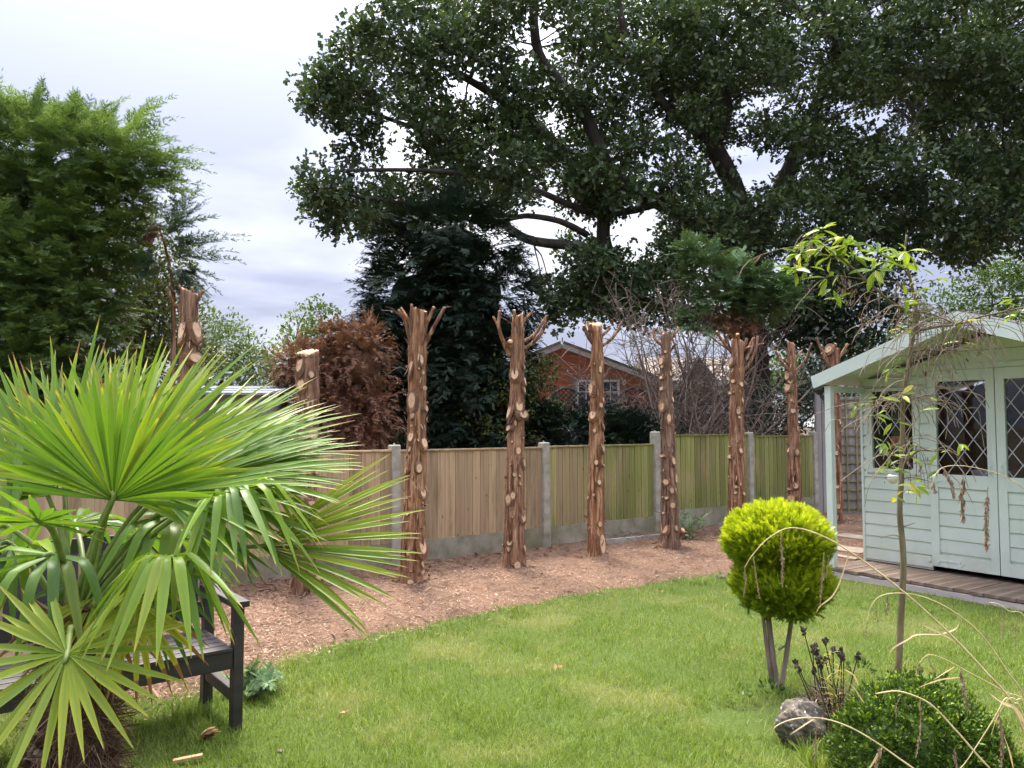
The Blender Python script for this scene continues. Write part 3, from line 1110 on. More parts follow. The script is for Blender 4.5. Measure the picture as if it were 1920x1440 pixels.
# deck boards run front to back
bd = MB()
bd.box2((0, 0, 0), (.118, .78, .028))
bd_m = bd.mesh('deck_board', M['deck'])
k = 0
u = -.17
deck = empty('deck', (0, 0, 0))
deck.parent = sh
mbj = MB()
mbj.box2((-.16, .05, .0), (2.62, .09, DECK - .030))
mbj.box2((-.16, .40, .0), (2.62, .44, DECK - .030))
joist = mbj.build('joist', M['deck'], deck)
while u < 2.6:
    o = link('deck_board', bd_m, deck)
    o.location = (u, random.uniform(-.014, .012), DECK - .028 + random.uniform(-.002, .002))
    o.rotation_euler = (0, 0, random.uniform(-.004, .004))
    u += .1255
    k += 1
mb = MB()
mb.box2((-.17, -.012, -.02), (1.25, .018, DECK - .036))
mb.build('deck_fascia', M['deck_fascia'], deck)
mb = MB()
mb.box2((1.253, -.011, -.02), (2.62, .018, DECK - .038))
mb.build('deck_fascia', M['deck_fascia'], deck)

# shiplap planks
PH = .1215


def plank(u0, u1, z0, h=PH, v=VW, parent=None, name='plank'):
    t = .014
    s = h / PH
    prof = [(0, 0), (-.003, 0), (-.003, .009), (-t, .022), (-t, h - .001), (0, h - .001)]
    mb = MB()
    n = len(prof)
    vs = [(u0, v + a, z0 + b) for a, b in prof] + [(u1, v + a, z0 + b) for a, b in prof]
    fs = [(i, (i + 1) % n, n + (i + 1) % n, n + i) for i in range(n)] + [tuple(reversed(range(n))), tuple(range(n, 2 * n))]
    mb.add(vs, fs)
    return mb.build(name, M['sage'], parent)


DL, DR = .578, 1.80
wall = MB()
# backing boards behind the planks, dark side inwards
wall.box2((UL + .01, VW + .001, DECK), (-.056, VW + .03, 1.93))
wall.box2((.4615, VW + .001, DECK), (DL, VW + .03, 1.93))
wall.box2((-.056, VW + .001, DECK), (.4615, VW + .03, 1.03))
wall.box2((DR, VW + .001, DECK), (DR + .117, VW + .03, 1.93))
wall.box2((2.436, VW + .001, DECK), (UR - .01, VW + .03, 1.93))
wall.box2((DR + .117, VW + .001, DECK), (2.436, VW + .03, 1.03))
wall.box2((UL, VW + .03, DECK), (UL + .03, VB, 1.93))
wall.box2((UR - .03, VW + .03, DECK), (UR, VB, 1.93))
wall.box2((UL, VB, DECK), (UR, VB + .03, 1.93))
wall.box2((UL, VW, DECK - .06), (UR, VB, DECK - .002))
# gables
for v0, v1 in ((VW + .001, VW + .03), (VB, VB + .03)):
    pts = [(UL, 1.93), (UR, 1.93), (UR, roof_z(UR) - .13), (UC, ZP - .13), (UL, roof_z(UL) - .13)]
    wall.add([(a, v0, b) for a, b in pts] + [(a, v1, b) for a, b in pts],
             [tuple(range(5)), tuple(reversed(range(5, 10)))] + [(i, (i + 1) % 5, 5 + (i + 1) % 5, 5 + i) for i in range(5)])
walls = wall.build('wall', M['dark_inside'], sh)
for side in (0, 1):
    def mu(a):
        return a if side == 0 else 2 * UC - a

    def pl(a, b, z, h=PH):
        a, b = mu(a), mu(b)
        plank(min(a, b), max(a, b), z, h, parent=walls)
    z = DECK + .01
    for i in range(7):
        pl(UL + .022, DL - .002, z)
        z += PH
    zt = z
    pl(UL + .022, DL - .002, z, 1.022 - z)
    z = 1.022
    while z < 1.88:
        h = min(PH, 1.893 - z)
        pl(UL + .022, -.078, z, h)
        pl(.484, DL - .002, z, h)
        z += PH
    pl(UL + .022, DL - .002, 1.893, .095)
    # corner trim
    mb = MB()
    mb.box2((mu(UL - .004), VW - .022, DECK + .001), (mu(UL + .021), VW + .03, 1.985))
    mb.build('corner_trim', M['sage'], walls)
    # small window
    win = MB()
    a0, a1, z0, z1 = -.056, .4615, 1.025, 1.886
    for q in (((a0 - .02, VW - .03, z0 - .012), (a1 + .02, VW + .015, z0 + .035)), ((a0 - .02, VW - .024, z1 - .035), (a1 + .02, VW + .015, z1)),
              ((a0 - .02, VW - .024, z0 + .036), (a0 + .045, VW + .015, z1 - .036)), ((a1 - .045, VW - .024, z0 + .036), (a1 + .02, VW + .015, z1 - .036))):
        win.box2((mu(q[0][0]), q[0][1], q[0][2]), (mu(q[1][0]), q[1][1], q[1][2]))
    w = win.build('window_frame', M['sage'], sh)
    gl = MB()
    gl.box2((mu(a0 + .04), VW - .002, z0 + .03), (mu(a1 - .04), VW + .002, z1 - .03))
    gl.build('pane', M['glass'], w)

    def lead(parent, a0, a1, z0, z1, v, cw=.165, ch=.225):
        """diagonal lead strips clipped to the glass"""
        W_, H_ = a1 - a0, z1 - z0
        s = ch / cw
        for sg in (1, -1):
            c = -H_ / s - W_ if sg > 0 else 0
            for i in range(-12, 14):
                off = i * cw + .5 * cw
                # line: x = off + sg * z / s
                zs = sorted([0, H_] + [z for z in ((0 - off) * sg * s, (W_ - off) * sg * s) if 0 < z < H_])
                for z_a, z_b in zip(zs[:-1], zs[1:]):
                    zm = (z_a + z_b) / 2
                    xm = off + sg * zm / s
                    if 0 < xm < W_ and z_b - z_a > .01:
                        mb = MB()
                        p = Vector((mu(a0 + off + sg * z_a / s), v, z0 + z_a))
                        q = Vector((mu(a0 + off + sg * z_b / s), v, z0 + z_b))
                        mb.beam(p, q, .003 if sg > 0 else .0024, .0075, up=(q - p).cross(Vector((0, 1, 0))))
                        mb.build('lead_strip', M['lead'], parent)
    lead(w, a0 + .045, a1 - .045, z0 + .035, z1 - .035, VW - .0052)
    # door
    d0, d1 = DL, UC - .004
    dm = MB()
    zb = .145

    def db(a, b, za, zb_, dv=0.0, th=.04):
        dm.box2((mu(a), VW - .03 + dv, za), (mu(b), VW - .03 + dv + th, zb_))
    db(d0, d0 + .075, zb, 2.03)
    db(d1 - .075, d1, zb, 2.03)
    db(d0 + .0755, d1 - .0755, 1.925, 2.03, .001)
    db(d0 + .0755, d1 - .0755, .905, 1.032, .001)
    db(d0 + .0755, d1 - .0755, zb, .262, .001)
    door = dm.build('door', M['sage'], sh)
    z = .264
    i = 0
    while z < .89:
        h = min(PH * 1.05, .904 - z)
        a, b = sorted((mu(d0 + .076), mu(d1 - .076)))
        plank(a, b, z, h, VW, door)
        z += PH * 1.05
    gl = MB()
    gl.box2((mu(d0 + .07), VW - .004, 1.03), (mu(d1 - .07), VW, 1.93))
    gl.build('pane', M['glass'], door)
    lead(door, d0 + .076, d1 - .076, 1.033, 1.924, VW - .0072)
    # strap hinges with trefoil ends, painted over
    for hz in (.205, .97):
        mb = MB()
        mb.box2((mu(d0 + .02), VW - .035, hz - .007), (mu(d0 + .26), VW - .0302, hz + .007))
        for cx in (d0 + .05, d0 + .265):
            for ox, oz in ((0, .022), (0, -.022), (.022, 0)):
                mb.tube([(mu(cx + ox), VW - .0302, hz + oz), (mu(cx + ox), VW - .0365, hz + oz)], .016, 10)
        mb.box2((mu(d0 - .045), VW - .026, hz - .025), (mu(d0 - .006), VW - .018, hz + .025))
        mb.build('hinge', M['sage'], door)
    # door handle on the meeting stile
    mb = MB()
    mb.box2((mu(d1 - .055), VW - .034, 1.02), (mu(d1 - .03), VW - .0302, 1.17))
    mb.tube([(mu(d1 - .042), VW - .034, 1.05), (mu(d1 - .042), VW - .065, 1.07), (mu(d1 - .042), VW - .065, 1.12), (mu(d1 - .042), VW - .034, 1.14)], .005, 6)
    mb.build('handle', M['sage'], door)
# header over the doors and gable planks
mb = MB()
mb.box2((DL - .04, VW - .024, 2.034), (DR + .04, VW + .005, 2.085))
mb.build('door_header', M['sage'], walls)
z = 1.99
while z < 2.33:
    zz0 = z if z > 2.03 else z
    half = (ZP - .14 - z) / ((ZP - ZE) / (UC - RL))
    half = min(half, UR - UC)
    if z < 2.05:
        plank(UC - half, DL - .043, z, .096, VW, walls)
        plank(DR + .043, UC + half, z, .096, VW, walls)
        z += .097
        continue
    h = min(PH, ZP - .14 - z)
    half2 = max(.02, (ZP - .14 - z - h) / ((ZP - ZE) / (UC - RL)))
    mb = MB()
    q = [(UC - half, z), (UC + half, z), (UC + half2, z + h - .005), (UC - half2, z + h - .005)]
    mb.add([(a, VW - .012, b) for a, b in q] + [(a, VW, b) for a, b in q], [(0, 1, 2, 3), (0, 4, 5, 1), (1, 5, 6, 2), (2, 6, 7, 3), (3, 7, 4, 0)])
    mb.build('plank', M['sage'], walls)
    z += h
# veranda posts, eave beams, iron brackets
for side in (0, 1):
    def mu(a):
        return a if side == 0 else 2 * UC - a
    mb = MB()
    mb.box2((mu(-.135), .015, DECK), (mu(-.07), .08, 1.90))
    post = mb.build('veranda_post', M['sage'], sh)
    mb = MB()
    mb.box2((mu(-.13), .081, 1.84), (mu(-.075), VW - .03, 1.90))
    mb.build('eave_beam', M['sage'], sh)
    mb = MB()
    x0 = -.136
    mb.box2((mu(x0 - .014), .03, 1.655), (mu(x0), .06, 1.855))
    mb.box2((mu(x0 - .14), .03, 1.841), (mu(x0 - .0145), .065, 1.855))
    for i in range(9):                     # curved iron scroll
        a = R(90) * i / 8
        b_ = R(90) * (i + 1) / 8
        c = lambda t: (mu(x0 - .125 + .118 * math.sin(t)), .048, 1.85 - .175 + .175 * math.cos(t) - .0)
        p, q = c(a), c(b_)
        mb.tube([(p[0], p[1], p[2] - .004), (q[0], q[1], q[2] - .004)], .010, 6)
    for cx, cz, r in ((.03, 1.82, .02), (.065, 1.825, .014), (.03, 1.775, .016), (.018, 1.735, .012), (.095, 1.832, .012), (.055, 1.795, .012), (.015, 1.70, .01)):
        mb.tube([(mu(x0 - cx + r * math.cos(R(30 * j))), .048, cz + r * math.sin(R(30 * j))) for j in range(13)], .0065, 6, cap=False)
    mb.build('iron_bracket', M['iron'], post, False)
# roof: two boarded slopes with felt, bargeboards
pitch = math.atan2(ZP - ZE, UC - RL)
for side in (0, 1):
    def mu(a):
        return a if side == 0 else 2 * UC - a
    for nm, z0, z1, v0, v1, mt, ov in (('roof_boards', -.075, -.035, .001, VB + .12, M['sage'], 0), ('roof_felt', -.034, .003, -.014, VB + .15, M['felt'], .012)):
        mb = MB()
        a = (mu(RL - ov), ZE)
        b = (mu(UC), ZP)
        vs = []
        for v in (v0, v1):
            for (uu, zz_), dz in ((a, z0), (b, z0), (b, z1), (a, z1)):
                vs.append((uu, v, zz_ + dz))
        mb.add(vs, [(0, 1, 2, 3), (7, 6, 5, 4), (0, 4, 5, 1), (1, 5, 6, 2), (2, 6, 7, 3), (3, 7, 4, 0)])
        mb.build(nm, mt, sh)
    mb = MB()
    th = .138
    tip = .03
    q = [(mu(RL), ZE - .001), (mu(UC), ZP - .001), (mu(UC), ZP - th - .001), (mu(RL + tip), ZE - th + .017)]
    vs = [(uu, -.036, zz_) for uu, zz_ in q] + [(uu, -.016, zz_) for uu, zz_ in q]
    mb.add(vs, [(3, 2, 1, 0), (4, 5, 6, 7)] + [(i, (i + 1) % 4, 4 + (i + 1) % 4, 4 + i) for i in range(4)])
    mb.build('bargeboard', M['sage'], sh)

# things inside, seen through the panes
def inside(u, v, z):
    p = SH_A + SH_F * u + SH_D * v
    return (p.x, p.y, z)


M['box_white'] = surf('white_card', [(.3, (.42, .42, .46)), (.7, (.52, .52, .56))], 4, 3, .7, .1, .002)
M['orange'] = surf('orange_card', [(.3, (.55, .16, .06)), (.7, (.68, .22, .08))], 4, 3, .7, .1, .002)
M['inwood'] = surf('shelf_wood', [(.3, (.10, .06, .04)), (.7, (.18, .11, .07))], 8, 5, .6, .2, .003, (.1, 1, 1))
cb = empty('storage_box', inside(.95, 1.05, .62), SH_RZ, 'pale grey storage box behind the left door glass', 'box')
mb = MB()
mb.box2((-.12, -.1, .0), (.12, .1, .42))
mb.build('body', M['box_white'], cb)
mb = MB()
mb.box2((-.13, -.11, .421), (.13, .11, .45))
mb.build('lid', M['box_white'], cb)
tb = empty('side_table', inside(.95, 1.1, .09), SH_RZ, 'low brown table carrying the pale box inside the summerhouse', 'table')
mb = MB()
mb.box2((-.4, -.25, .49), (.4, .25, .528))
mb.build('table_top', M['inwood'], tb)
for a in (-1, 1):
    for b in (-1, 1):
        mb = MB()
        mb.box2((a * .36 - .02, b * .21 - .02, 0), (a * .36 + .02, b * .21 + .02, .489))
        mb.build('leg', M['inwood'], tb)
oc_ = empty('picture_card', inside(.19, .74, 1.27), SH_RZ, 'small orange card propped inside the left summerhouse window', 'card')
mb = MB()
mb.box2((-.055, 0, 0), (.055, .008, .12))
mb.build('card', M['orange'], oc_)
mb = MB()
mb.box((0, .03, .05), (.02, .06, .1))
mb.build('stand', M['inwood'], oc_)
sf = empty('shelf_unit', inside(1.5, 2.45, .09), SH_RZ, 'dark wooden shelf unit at the back of the summerhouse', 'shelf')
for a in (-.5, .5):
    mb = MB()
    mb.box2((a - .015, -.15, 0), (a + .015, .15, 1.7))
    mb.build('side_panel', M['inwood'], sf)
for zz_ in (.1, .5, .9, 1.3, 1.68):
    mb = MB()
    mb.box2((-.484, -.15, zz_), (.484, .15, zz_ + .02))
    mb.build('shelf', M['inwood'], sf)

# ------------------------------------------------------------------ trellis boundary at the far right
P5 = fence_at(1524)
tr = empty('trellis_fence', (P5.x + .04, P5.y + .02, 0), R(-4), 'tall grey slatted fence with square trellis beside the summerhouse', 'fence')
for x0, x1, y0 in ((.0, .095, 0.0), (.1, .19, -.012)):
    mb = MB()
    mb.box2((x0, y0 - .03, -.05), (x1, y0 + .03, 2.06))
    mb.build('post', M['grey_wood'], tr)
x = .2
k = 0
while x < 3.2:
    mb = MB()
    mb.box2((x, .02, .02), (x + .118, .034, 1.98))
    mb.build('backing_board', M['grey_wood'], tr)
    x += .12
for i in range(8):
    mb = MB()
    mb.box2((.33 + i * .16, -.018, .08), (.355 + i * .16, -.002, 2.0))
    mb.build('trellis_slat', M['trellis_wood'], tr)
for i in range(13):
    mb = MB()
    mb.box2((.2, -.0015, .12 + i * .15), (1.6, .0145, .145 + i * .15))
    mb.build('trellis_slat', M['trellis_wood'], tr)

# ------------------------------------------------------------------ bench behind the palm
BX = Vector((-.78, -.62, 0)).normalized()
BR = Vector((-1.371, 3.9, 0))
bench = empty('garden_bench', BR, math.atan2(-BX.y, -BX.x), 'dark brown slatted wooden garden bench behind the palm', 'bench')
# local: +x to the bench's right end (origin = right front leg), +y to its back
BL, BDp = 1.55, .47


def bpart(name, a, b, parent=bench):
    mb = MB()
    mb.box2(a, b)
    o = mb.build(name, M['bench'], parent)
    bv = o.modifiers.new('bevel', 'BEVEL')
    bv.width = .004
    bv.segments = 2
    return o


def bbeam(name, a, b, w, h):
    mb = MB()
    mb.beam(a, b, w, h)
    return mb.build(name, M['bench'], bench)


for x in (-.0, -BL):
    bpart('leg', (x - .025, -.03, 0), (x + .025, .03, .60))
    mb = MB()
    mb.beam((x, BDp, 0), (x, BDp, .45), .05, .06, (0, 1, 0))
    mb.beam((x, BDp - .0, .445), (x, BDp + .10, .93), .0505, .06, (0, 1, 0))
    mb.build('leg', M['bench'], bench)
    bpart('arm_rest', (x - .04, -.06, .601), (x + .04, BDp + .03, .632))
    bpart('stretcher', (x - .02, .031, .13), (x + .02, BDp - .031, .19))
bpart('seat_rail', (-BL + .026, -.022, .30), (-.026, .022, .385))
bpart('seat_rail', (-BL + .026, BDp - .022, .30), (-.026, BDp + .022, .37))
for i in range(6):
    y0 = -.03 + i * .078
    bpart('seat_slat', (-BL + .03, y0, .386 if i else .387), (-.03, y0 + .066, .406))
bbeam('back_rail', (-BL + .03, BDp + .012, .50), (-.03, BDp + .012, .50), .03, .085)
bbeam('back_rail', (-BL + .03, BDp + .088, .89), (-.03, BDp + .088, .89), .032, .075)
for i in range(13):
    x = -.09 - i * .1155
    mb = MB()
    mb.beam((x, BDp + .022, .545), (x, BDp + .08, .852), .085, .016, (0, 1, 0))
    mb.build('back_slat', M['bench'], bench)
mb = MB()
for x, z in ((.0262, .345), (.0262, .16)):
    mb.tube([(x - .001, 0, z), (x + .003, 0, z)], .006, 8)
mb.build('bolt', M['lead'], bench)

# ------------------------------------------------------------------ small things on the ground
def noisy_rock(name, c, s, seed, mat, label=None, cat=None, sub=(22, 14)):
    r_ = np.random.default_rng(seed)
    nu, nv = sub
    V, F = [], []
    ph = r_.random((8, 4)) * 6.28
    fr = r_.uniform(1, 5, (8, 3))
    for j in range(nv + 1):
        th = math.pi * j / nv
        for i in range(nu):
            a = 2 * math.pi * i / nu
            d = np.array([math.sin(th) * math.cos(a), math.sin(th) * math.sin(a), math.cos(th)])
            k = 1 + sum(.045 * math.sin(float(d @ fr[q]) * 1.3 + ph[q, 0]) + .014 * math.sin(float(d @ fr[q]) * 7 + ph[q, 1] * 3) + .007 * math.sin(float(d @ fr[(q + 3) % 8]) * 19 + ph[q, 2] * 5) for q in range(8))
            V.append((d[0] * s[0] * k, d[1] * s[1] * k, d[2] * s[2] * k))
    for j in range(nv):
        for i in range(nu):
            F.append((j * nu + i, (j + 1) * nu + i, (j + 1) * nu + (i + 1) % nu, j * nu + (i + 1) % nu))
    mb = MB()
    mb.v, mb.f, mb.m = V, F, [0] * len(F)
    o = mb.build(name, mat, None, True)
    o.location = c
    if label:
        tag(o, label, cat)
    return o


noisy_rock('boulder', at(1504, 1362, 3.72), (.112, .11, .115), 6, M['stone'], 'grey boulder with white lichen spots beside the dead flower stalks', 'rock', (72, 48))
for i, (px, py, s, lb) in enumerate(((222, 1417, .02, 'small pale stone on the lawn near the palm trunk'), (1352, 1085, .035, 'small grey stone at the edge of the bark bed'), (527, 1411, .014, 'pebble lying in the grass below the bench'))):
    p = gp(px, py)
    noisy_rock('stone', (p.x, p.y, s * .5), (s * 1.3, s, s * .7), 10 + i, M['stone'], lb, 'stone', (12, 8))

# concrete gravel board lying on the bed
p, q = gp(1137, 1030), gp(1238, 1016)
mb = MB()
mb.beam((p.x, p.y + .1, .055), (q.x + .08, q.y + .05, .05), .05, .10)
tag(mb.build('concrete_edging', M['concrete']), 'pale concrete edging board lying on the bark between two cut trunks', 'edging')
p, q = gp(1338, 992), gp(1372, 992)
mb = MB()
mb.beam((p.x, p.y, .06), (q.x, q.y, .06), .05, .06)
tag(mb.build('concrete_edging', M['concrete']), 'short end of pale edging left of the golden topiary', 'edging')

# slabs beside the deck
slabs = empty('slab_path', (0, 0, 0))
tag(slabs, kind='structure')
for i, (px, py, w, d, rz) in enumerate(((1592, 1036, .45, .35, -52), (1600, 1012, .4, .3, -50), (1586, 1052, .3, .12, -56))):
    p = gp(px, py)
    mb = MB()
    mb.box2((-w / 2, -d / 2, -.03), (w / 2, d / 2, .015))
    o = mb.build('slab', M['slab'], slabs)
    o.location = (p.x, p.y, .03 + .004 * i)
    o.rotation_euler = (.01, .015, R(rz))

# little log pile behind the topiary
for i, (px, py, L, r, lb) in enumerate(((1510, 952, .55, .05, 'cut log at the bottom left of the log pile behind the topiary'), (1541, 950, .4, .045, 'cut log at the bottom right of the log pile'), (1524, 942, .5, .04, 'topmost cut log of the pile behind the topiary'))):
    Y = 11.55
    p = at(px, py, Y)
    lg = empty('log', (p.x, p.y, r + (.085 if i == 2 else .0)), R((8, -10, 3)[i]), lb, 'log', 'logs stacked by the trellis fence')
    mb = MB()
    mb.tube([(-L / 2, 0, 0), (-L / 4, 0, .004), (0, 0, 0), (L / 4, 0, .005), (L / 2, 0, 0)], [r, r * .97, r, r * .96, r * .94], 14, 0, True, None, .06)
    mb.build('bark', M['bark'], lg, True)
    for e_ in (-1, 1):
        mb = MB()
        mb.tube([(e_ * L / 2, 0, 0), (e_ * (L / 2 + .004), 0, 0)], r * .85, 12)
        mb.build('cut_end', M['cut'], lg)

# sawn offcuts and fallen bits on the bed and grass
M['dryleaf'] = leafmat('dry_leaf', (.22, .11, .05), (.42, .26, .13), .15, .7, .2, (.55, .42, .25))
for i, (px, py, rz, s, lb) in enumerate(((380, 1392, 40, .10, 'dry brown conifer sprig lying on the grass beside the palm trunk'), (352, 1432, 15, .12, 'pale splinter of wood in the grass right of the palm trunk'), (1043, 1262, 60, .05, 'single dry leaf lying in the middle of the lawn'), (640, 1345, 10, .045, 'dry leaf lying on the lawn below the bark bed'))):
    p = gp(px, py)
    mb = MB()
    if i == 1:
        mb.beam((-s / 2, 0, .018), (s / 2, 0, .03), .025, .012)
        o = mb.build('wood_splinter', M['cut'])
        tag(o, lb, 'wood chip')
        o.location = (p.x, p.y, 0)
        o.rotation_euler = (0, 0, R(rz))
    else:
        sc = Scatter()
        n = 34 if i == 0 else 2
        a = rng.normal(0, .5, n) + R(rz)
        D = np.stack([np.cos(a), np.sin(a), np.abs(rng.normal(.25, .2, n))], 1)
        sc.add(np.tile([p.x, p.y, .025], (n, 1)) + rng.normal(0, .006, (n, 3)), D, np.tile([0, 0, 1.], (n, 1)) + rng.normal(0, .4, (n, 3)), s * rng.uniform(.5, 1, n) if i == 0 else s)
        o = sc.build('dry_sprig' if i == 0 else 'dry_leaf', LANCE if i == 0 else OVATE, M['dryleaf'])
        tag(o, lb, 'sprig' if i == 0 else 'leaf')

# ================================================================== vegetation
def lobe_scatter(sc, c, rad, n, size, up=.2, shell=.5, flat=0.0, jit=.5, var=None, smin=.7):
    """leaves in the outer part of an ellipsoid, pointing outwards"""
    d = rnd_dirs(n)
    r = (shell + (1 - shell) * rng.random(n) ** .55)[:, None]
    P = np.asarray(c)[None, :] + d * r * np.asarray(rad)[None, :]
    D = unit(d + rng.normal(0, jit, (n, 3)) + np.array([0, 0, up]))
    N = unit(rng.normal(0, 1, (n, 3)) + np.array([0, 0, .8]) + .5 * d)
    sc.add(P, D, N, size * (smin + (1.3 - smin) * rng.random(n)), var)


def blob(name, c, rad, mat, parent, seed=0, nu=28, nv=18, amp=.12):
    r_ = np.random.default_rng(seed)
    fr = r_.normal(0, 3.0, (10, 3))
    ph = r_.random(10) * 6.28
    V, F = [], []
    for j in range(nv + 1):
        th = math.pi * j / nv
        for i in range(nu):
            a = 2 * math.pi * i / nu
            d = np.array([math.sin(th) * math.cos(a), math.sin(th) * math.sin(a), math.cos(th)])
            k = 1 + amp * float(np.sin(fr @ d + ph).sum()) / 3
            V.append(np.asarray(c) + d * np.asarray(rad) * k)
    for j in range(nv):
        for i in range(nu):
            F.append((j * nu + i, (j + 1) * nu + i, (j + 1) * nu + (i + 1) % nu, j * nu + (i + 1) % nu))
    V = np.array(V)
    me = np_mesh(name, V, np.array(F), mat, {'var': np.full(len(V), .1)}, True)  # solid core added in the dark leaf tone, standing in for inner shade
    return link(name, me, parent, False)


def curve3(pts, n=6):
    pts = [Vector(p) for p in pts]
    S_ = []
    for i in range(len(pts) - 1):
        p0, p1, p2, p3 = pts[max(i - 1, 0)], pts[i], pts[i + 1], pts[min(i + 2, len(pts) - 1)]
        for j in range(n):
            t = j / n
            S_.append(.5 * ((2 * p1) + (p2 - p0) * t + (2 * p0 - 5 * p1 + 4 * p2 - p3) * t * t + (3 * p1 - p0 - 3 * p2 + p3) * t ** 3))
    S_.append(pts[-1])
    return S_


def wander(a, b, k=5, amp=.08):
    a, b = Vector(a), Vector(b)
    L = (b - a).length
    out = [a]
    for i in range(1, k):
        t = i / k
        out.append(a.lerp(b, t) + Vector((random.gauss(0, 1), random.gauss(0, 1), random.gauss(0, .7))) * amp * L * math.sin(math.pi * t) + Vector((0, 0, .04 * L * math.sin(math.pi * t))))
    out.append(b)
    return out


def plume(sc, p0, d0, L, size, n=14, droop=.5, wid=1.0, var=None):
    """feathery conifer shoots: sprays alternate along arching axes; p0, d0 may be one shoot or an array of shoots"""
    p = np.atleast_2d(np.array(p0, float))
    d = unit(np.atleast_2d(np.array(d0, float)))
    m = len(p)
    L = np.broadcast_to(np.asarray(L, float), (m,))
    size = np.broadcast_to(np.asarray(size, float), (m,))
    var = rng.random(m) if var is None else np.broadcast_to(np.asarray(var, float), (m,))
    side = unit(np.cross(d, np.array([0, 0, 1.])) + rng.normal(0, .15, (m, 3)))
    for i in range(n + 1):
        t = i / n
        d = unit(d + np.array([0, 0, -droop]) * (1.4 / n) * t + rng.normal(0, .03, (m, 3)))
        p = p + d * (L / n)[:, None]
        up = unit(np.cross(side, d))
        for s in ((-1, 1) if i < n else (0,)):
            a = rng.uniform(.5, .95, (m, 1))
            D = d * np.cos(a) + s * side * np.sin(a) * wid + up * rng.normal(0, .22, (m, 1))
            sc.add(p, D, up + rng.normal(0, .3, (m, 3)), size * (1.1 - .65 * t) * rng.uniform(.8, 1.2, m), np.clip(var * .8 + .2 * rng.random(m), 0, 1))


def lobe_plumes(sc, c, rad, m, L, size, n, droop, bias=(0, 0, 0), inner=.55, dmul=(1, 1, 1), var0=0.0, vark=.6, front=.55):
    d = rnd_dirs(int(m * 1.35))
    d = d[d[:, 1] < front][:m]
    m = len(d)
    p = np.array(c) + d * np.array(rad) * rng.uniform(inner, 1.0, (m, 1)) * (1 + .12 * np.sin(d @ rng.normal(0, 4, (3, 1))))
    dd = d * np.array(dmul) + np.array(bias) + rng.normal(0, .28, (m, 3))
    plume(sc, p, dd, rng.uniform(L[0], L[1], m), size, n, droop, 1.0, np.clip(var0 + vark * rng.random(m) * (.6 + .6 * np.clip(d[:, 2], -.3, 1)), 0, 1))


# ------------------------------------------------------------------ the big oak
M['oak'] = leafmat('oak_leaf', (.036, .062, .028), (.076, .120, .048), .25, .42, .32, (.17, .22, .085))
M['oak2'] = leafmat('oak_leaf_far', (.024, .042, .020), (.055, .085, .034), .22, .45, .4)


def in_poly(x, y, poly):
    c = False
    j = len(poly) - 1
    for i in range(len(poly)):
        if (poly[i][1] > y) != (poly[j][1] > y) and x < (poly[j][0] - poly[i][0]) * (y - poly[i][1]) / (poly[j][1] - poly[i][1]) + poly[i][0]:
            c = not c
        j = i
    return c


OAK_BASE = Vector((at(1418, 800, 19.5).x, 19.5, 0))
oak = empty('oak_tree', OAK_BASE, 0, 'huge dark spreading oak tree towering behind the fence', 'tree')
limb_px = [  # (points px,py,Y), start radius, end radius
    ([(1418, 830, 19.5), (1416, 740, 19.5), (1412, 660, 19.4), (1405, 560, 19.2), (1400, 470, 19.2)], .40, .33),
    ([(1402, 520, 19.2), (1330, 430, 18.8), (1240, 380, 18.2), (1150, 330, 17.6), (1090, 200, 17.4), (1010, 100, 17.2), (1000, -60, 17)], .26, .09),
    ([(1145, 520, 18.1), (1132, 450, 17.8), (1120, 360, 17.6), (1010, 240, 17.2), (880, 150, 16.8), (760, 90, 16.4)], .20, .05),
    ([(1410, 660, 19.3), (1340, 600, 18.9), (1240, 575, 18.5), (1170, 556, 18.3), (1145, 520, 18.1)], .17, .14),
    ([(1155, 480, 17.9), (1080, 462, 17.2), (1000, 452, 16.6), (955, 428, 16.3), (938, 402, 16.2), (880, 385, 16.0), (760, 380, 15.6), (650, 365, 15.3)], .13, .035),
    ([(1100, 440, 17.2), (1050, 415, 16.7), (990, 405, 16.3), (950, 412, 16.2)], .08, .05),
    ([(1400, 480, 19.2), (1380, 360, 19.0), (1340, 270, 18.6), (1360, 200, 18.4), (1330, 60, 18.2), (1300, -200, 18)], .28, .10),
    ([(1400, 500, 19.2), (1450, 380, 19.4), (1500, 270, 19.6), (1560, 120, 19.8), (1600, -100, 20)], .26, .09),
    ([(1408, 560, 19.2), (1500, 500, 19.4), (1600, 450, 19.4), (1720, 410, 19.4), (1860, 380, 19.4), (2000, 340, 19.4)], .2, .06),
    ([(1340, 270, 18.6), (1250, 200, 18.0), (1180, 90, 17.6), (1150, -60, 17.4)], .14, .06),
    ([(1010, 240, 17.2), (900, 270, 16.6), (780, 240, 16.2), (640, 190, 15.8)], .09, .03),
    ([(1240, 380, 18.2), (1120, 400, 17.4), (960, 340, 16.4), (800, 320, 15.8), (640, 320, 15.4)], .1, .03),
]
for pts, r0, r1 in limb_px:
    pts3 = curve3([at(*q) for q in pts], 6)
    n = len(pts3)
    mb = MB()
    mb.tube(pts3, [r0 + (r1 - r0) * i / (n - 1) for i in range(n)], 10, 0, True, None, .06)
    mb.build('trunk' if r0 == .40 else 'limb', M['oakbark'], oak, True, False)
limb_nodes = [at(*q) for pts, a, b in limb_px for q in pts[1:]]

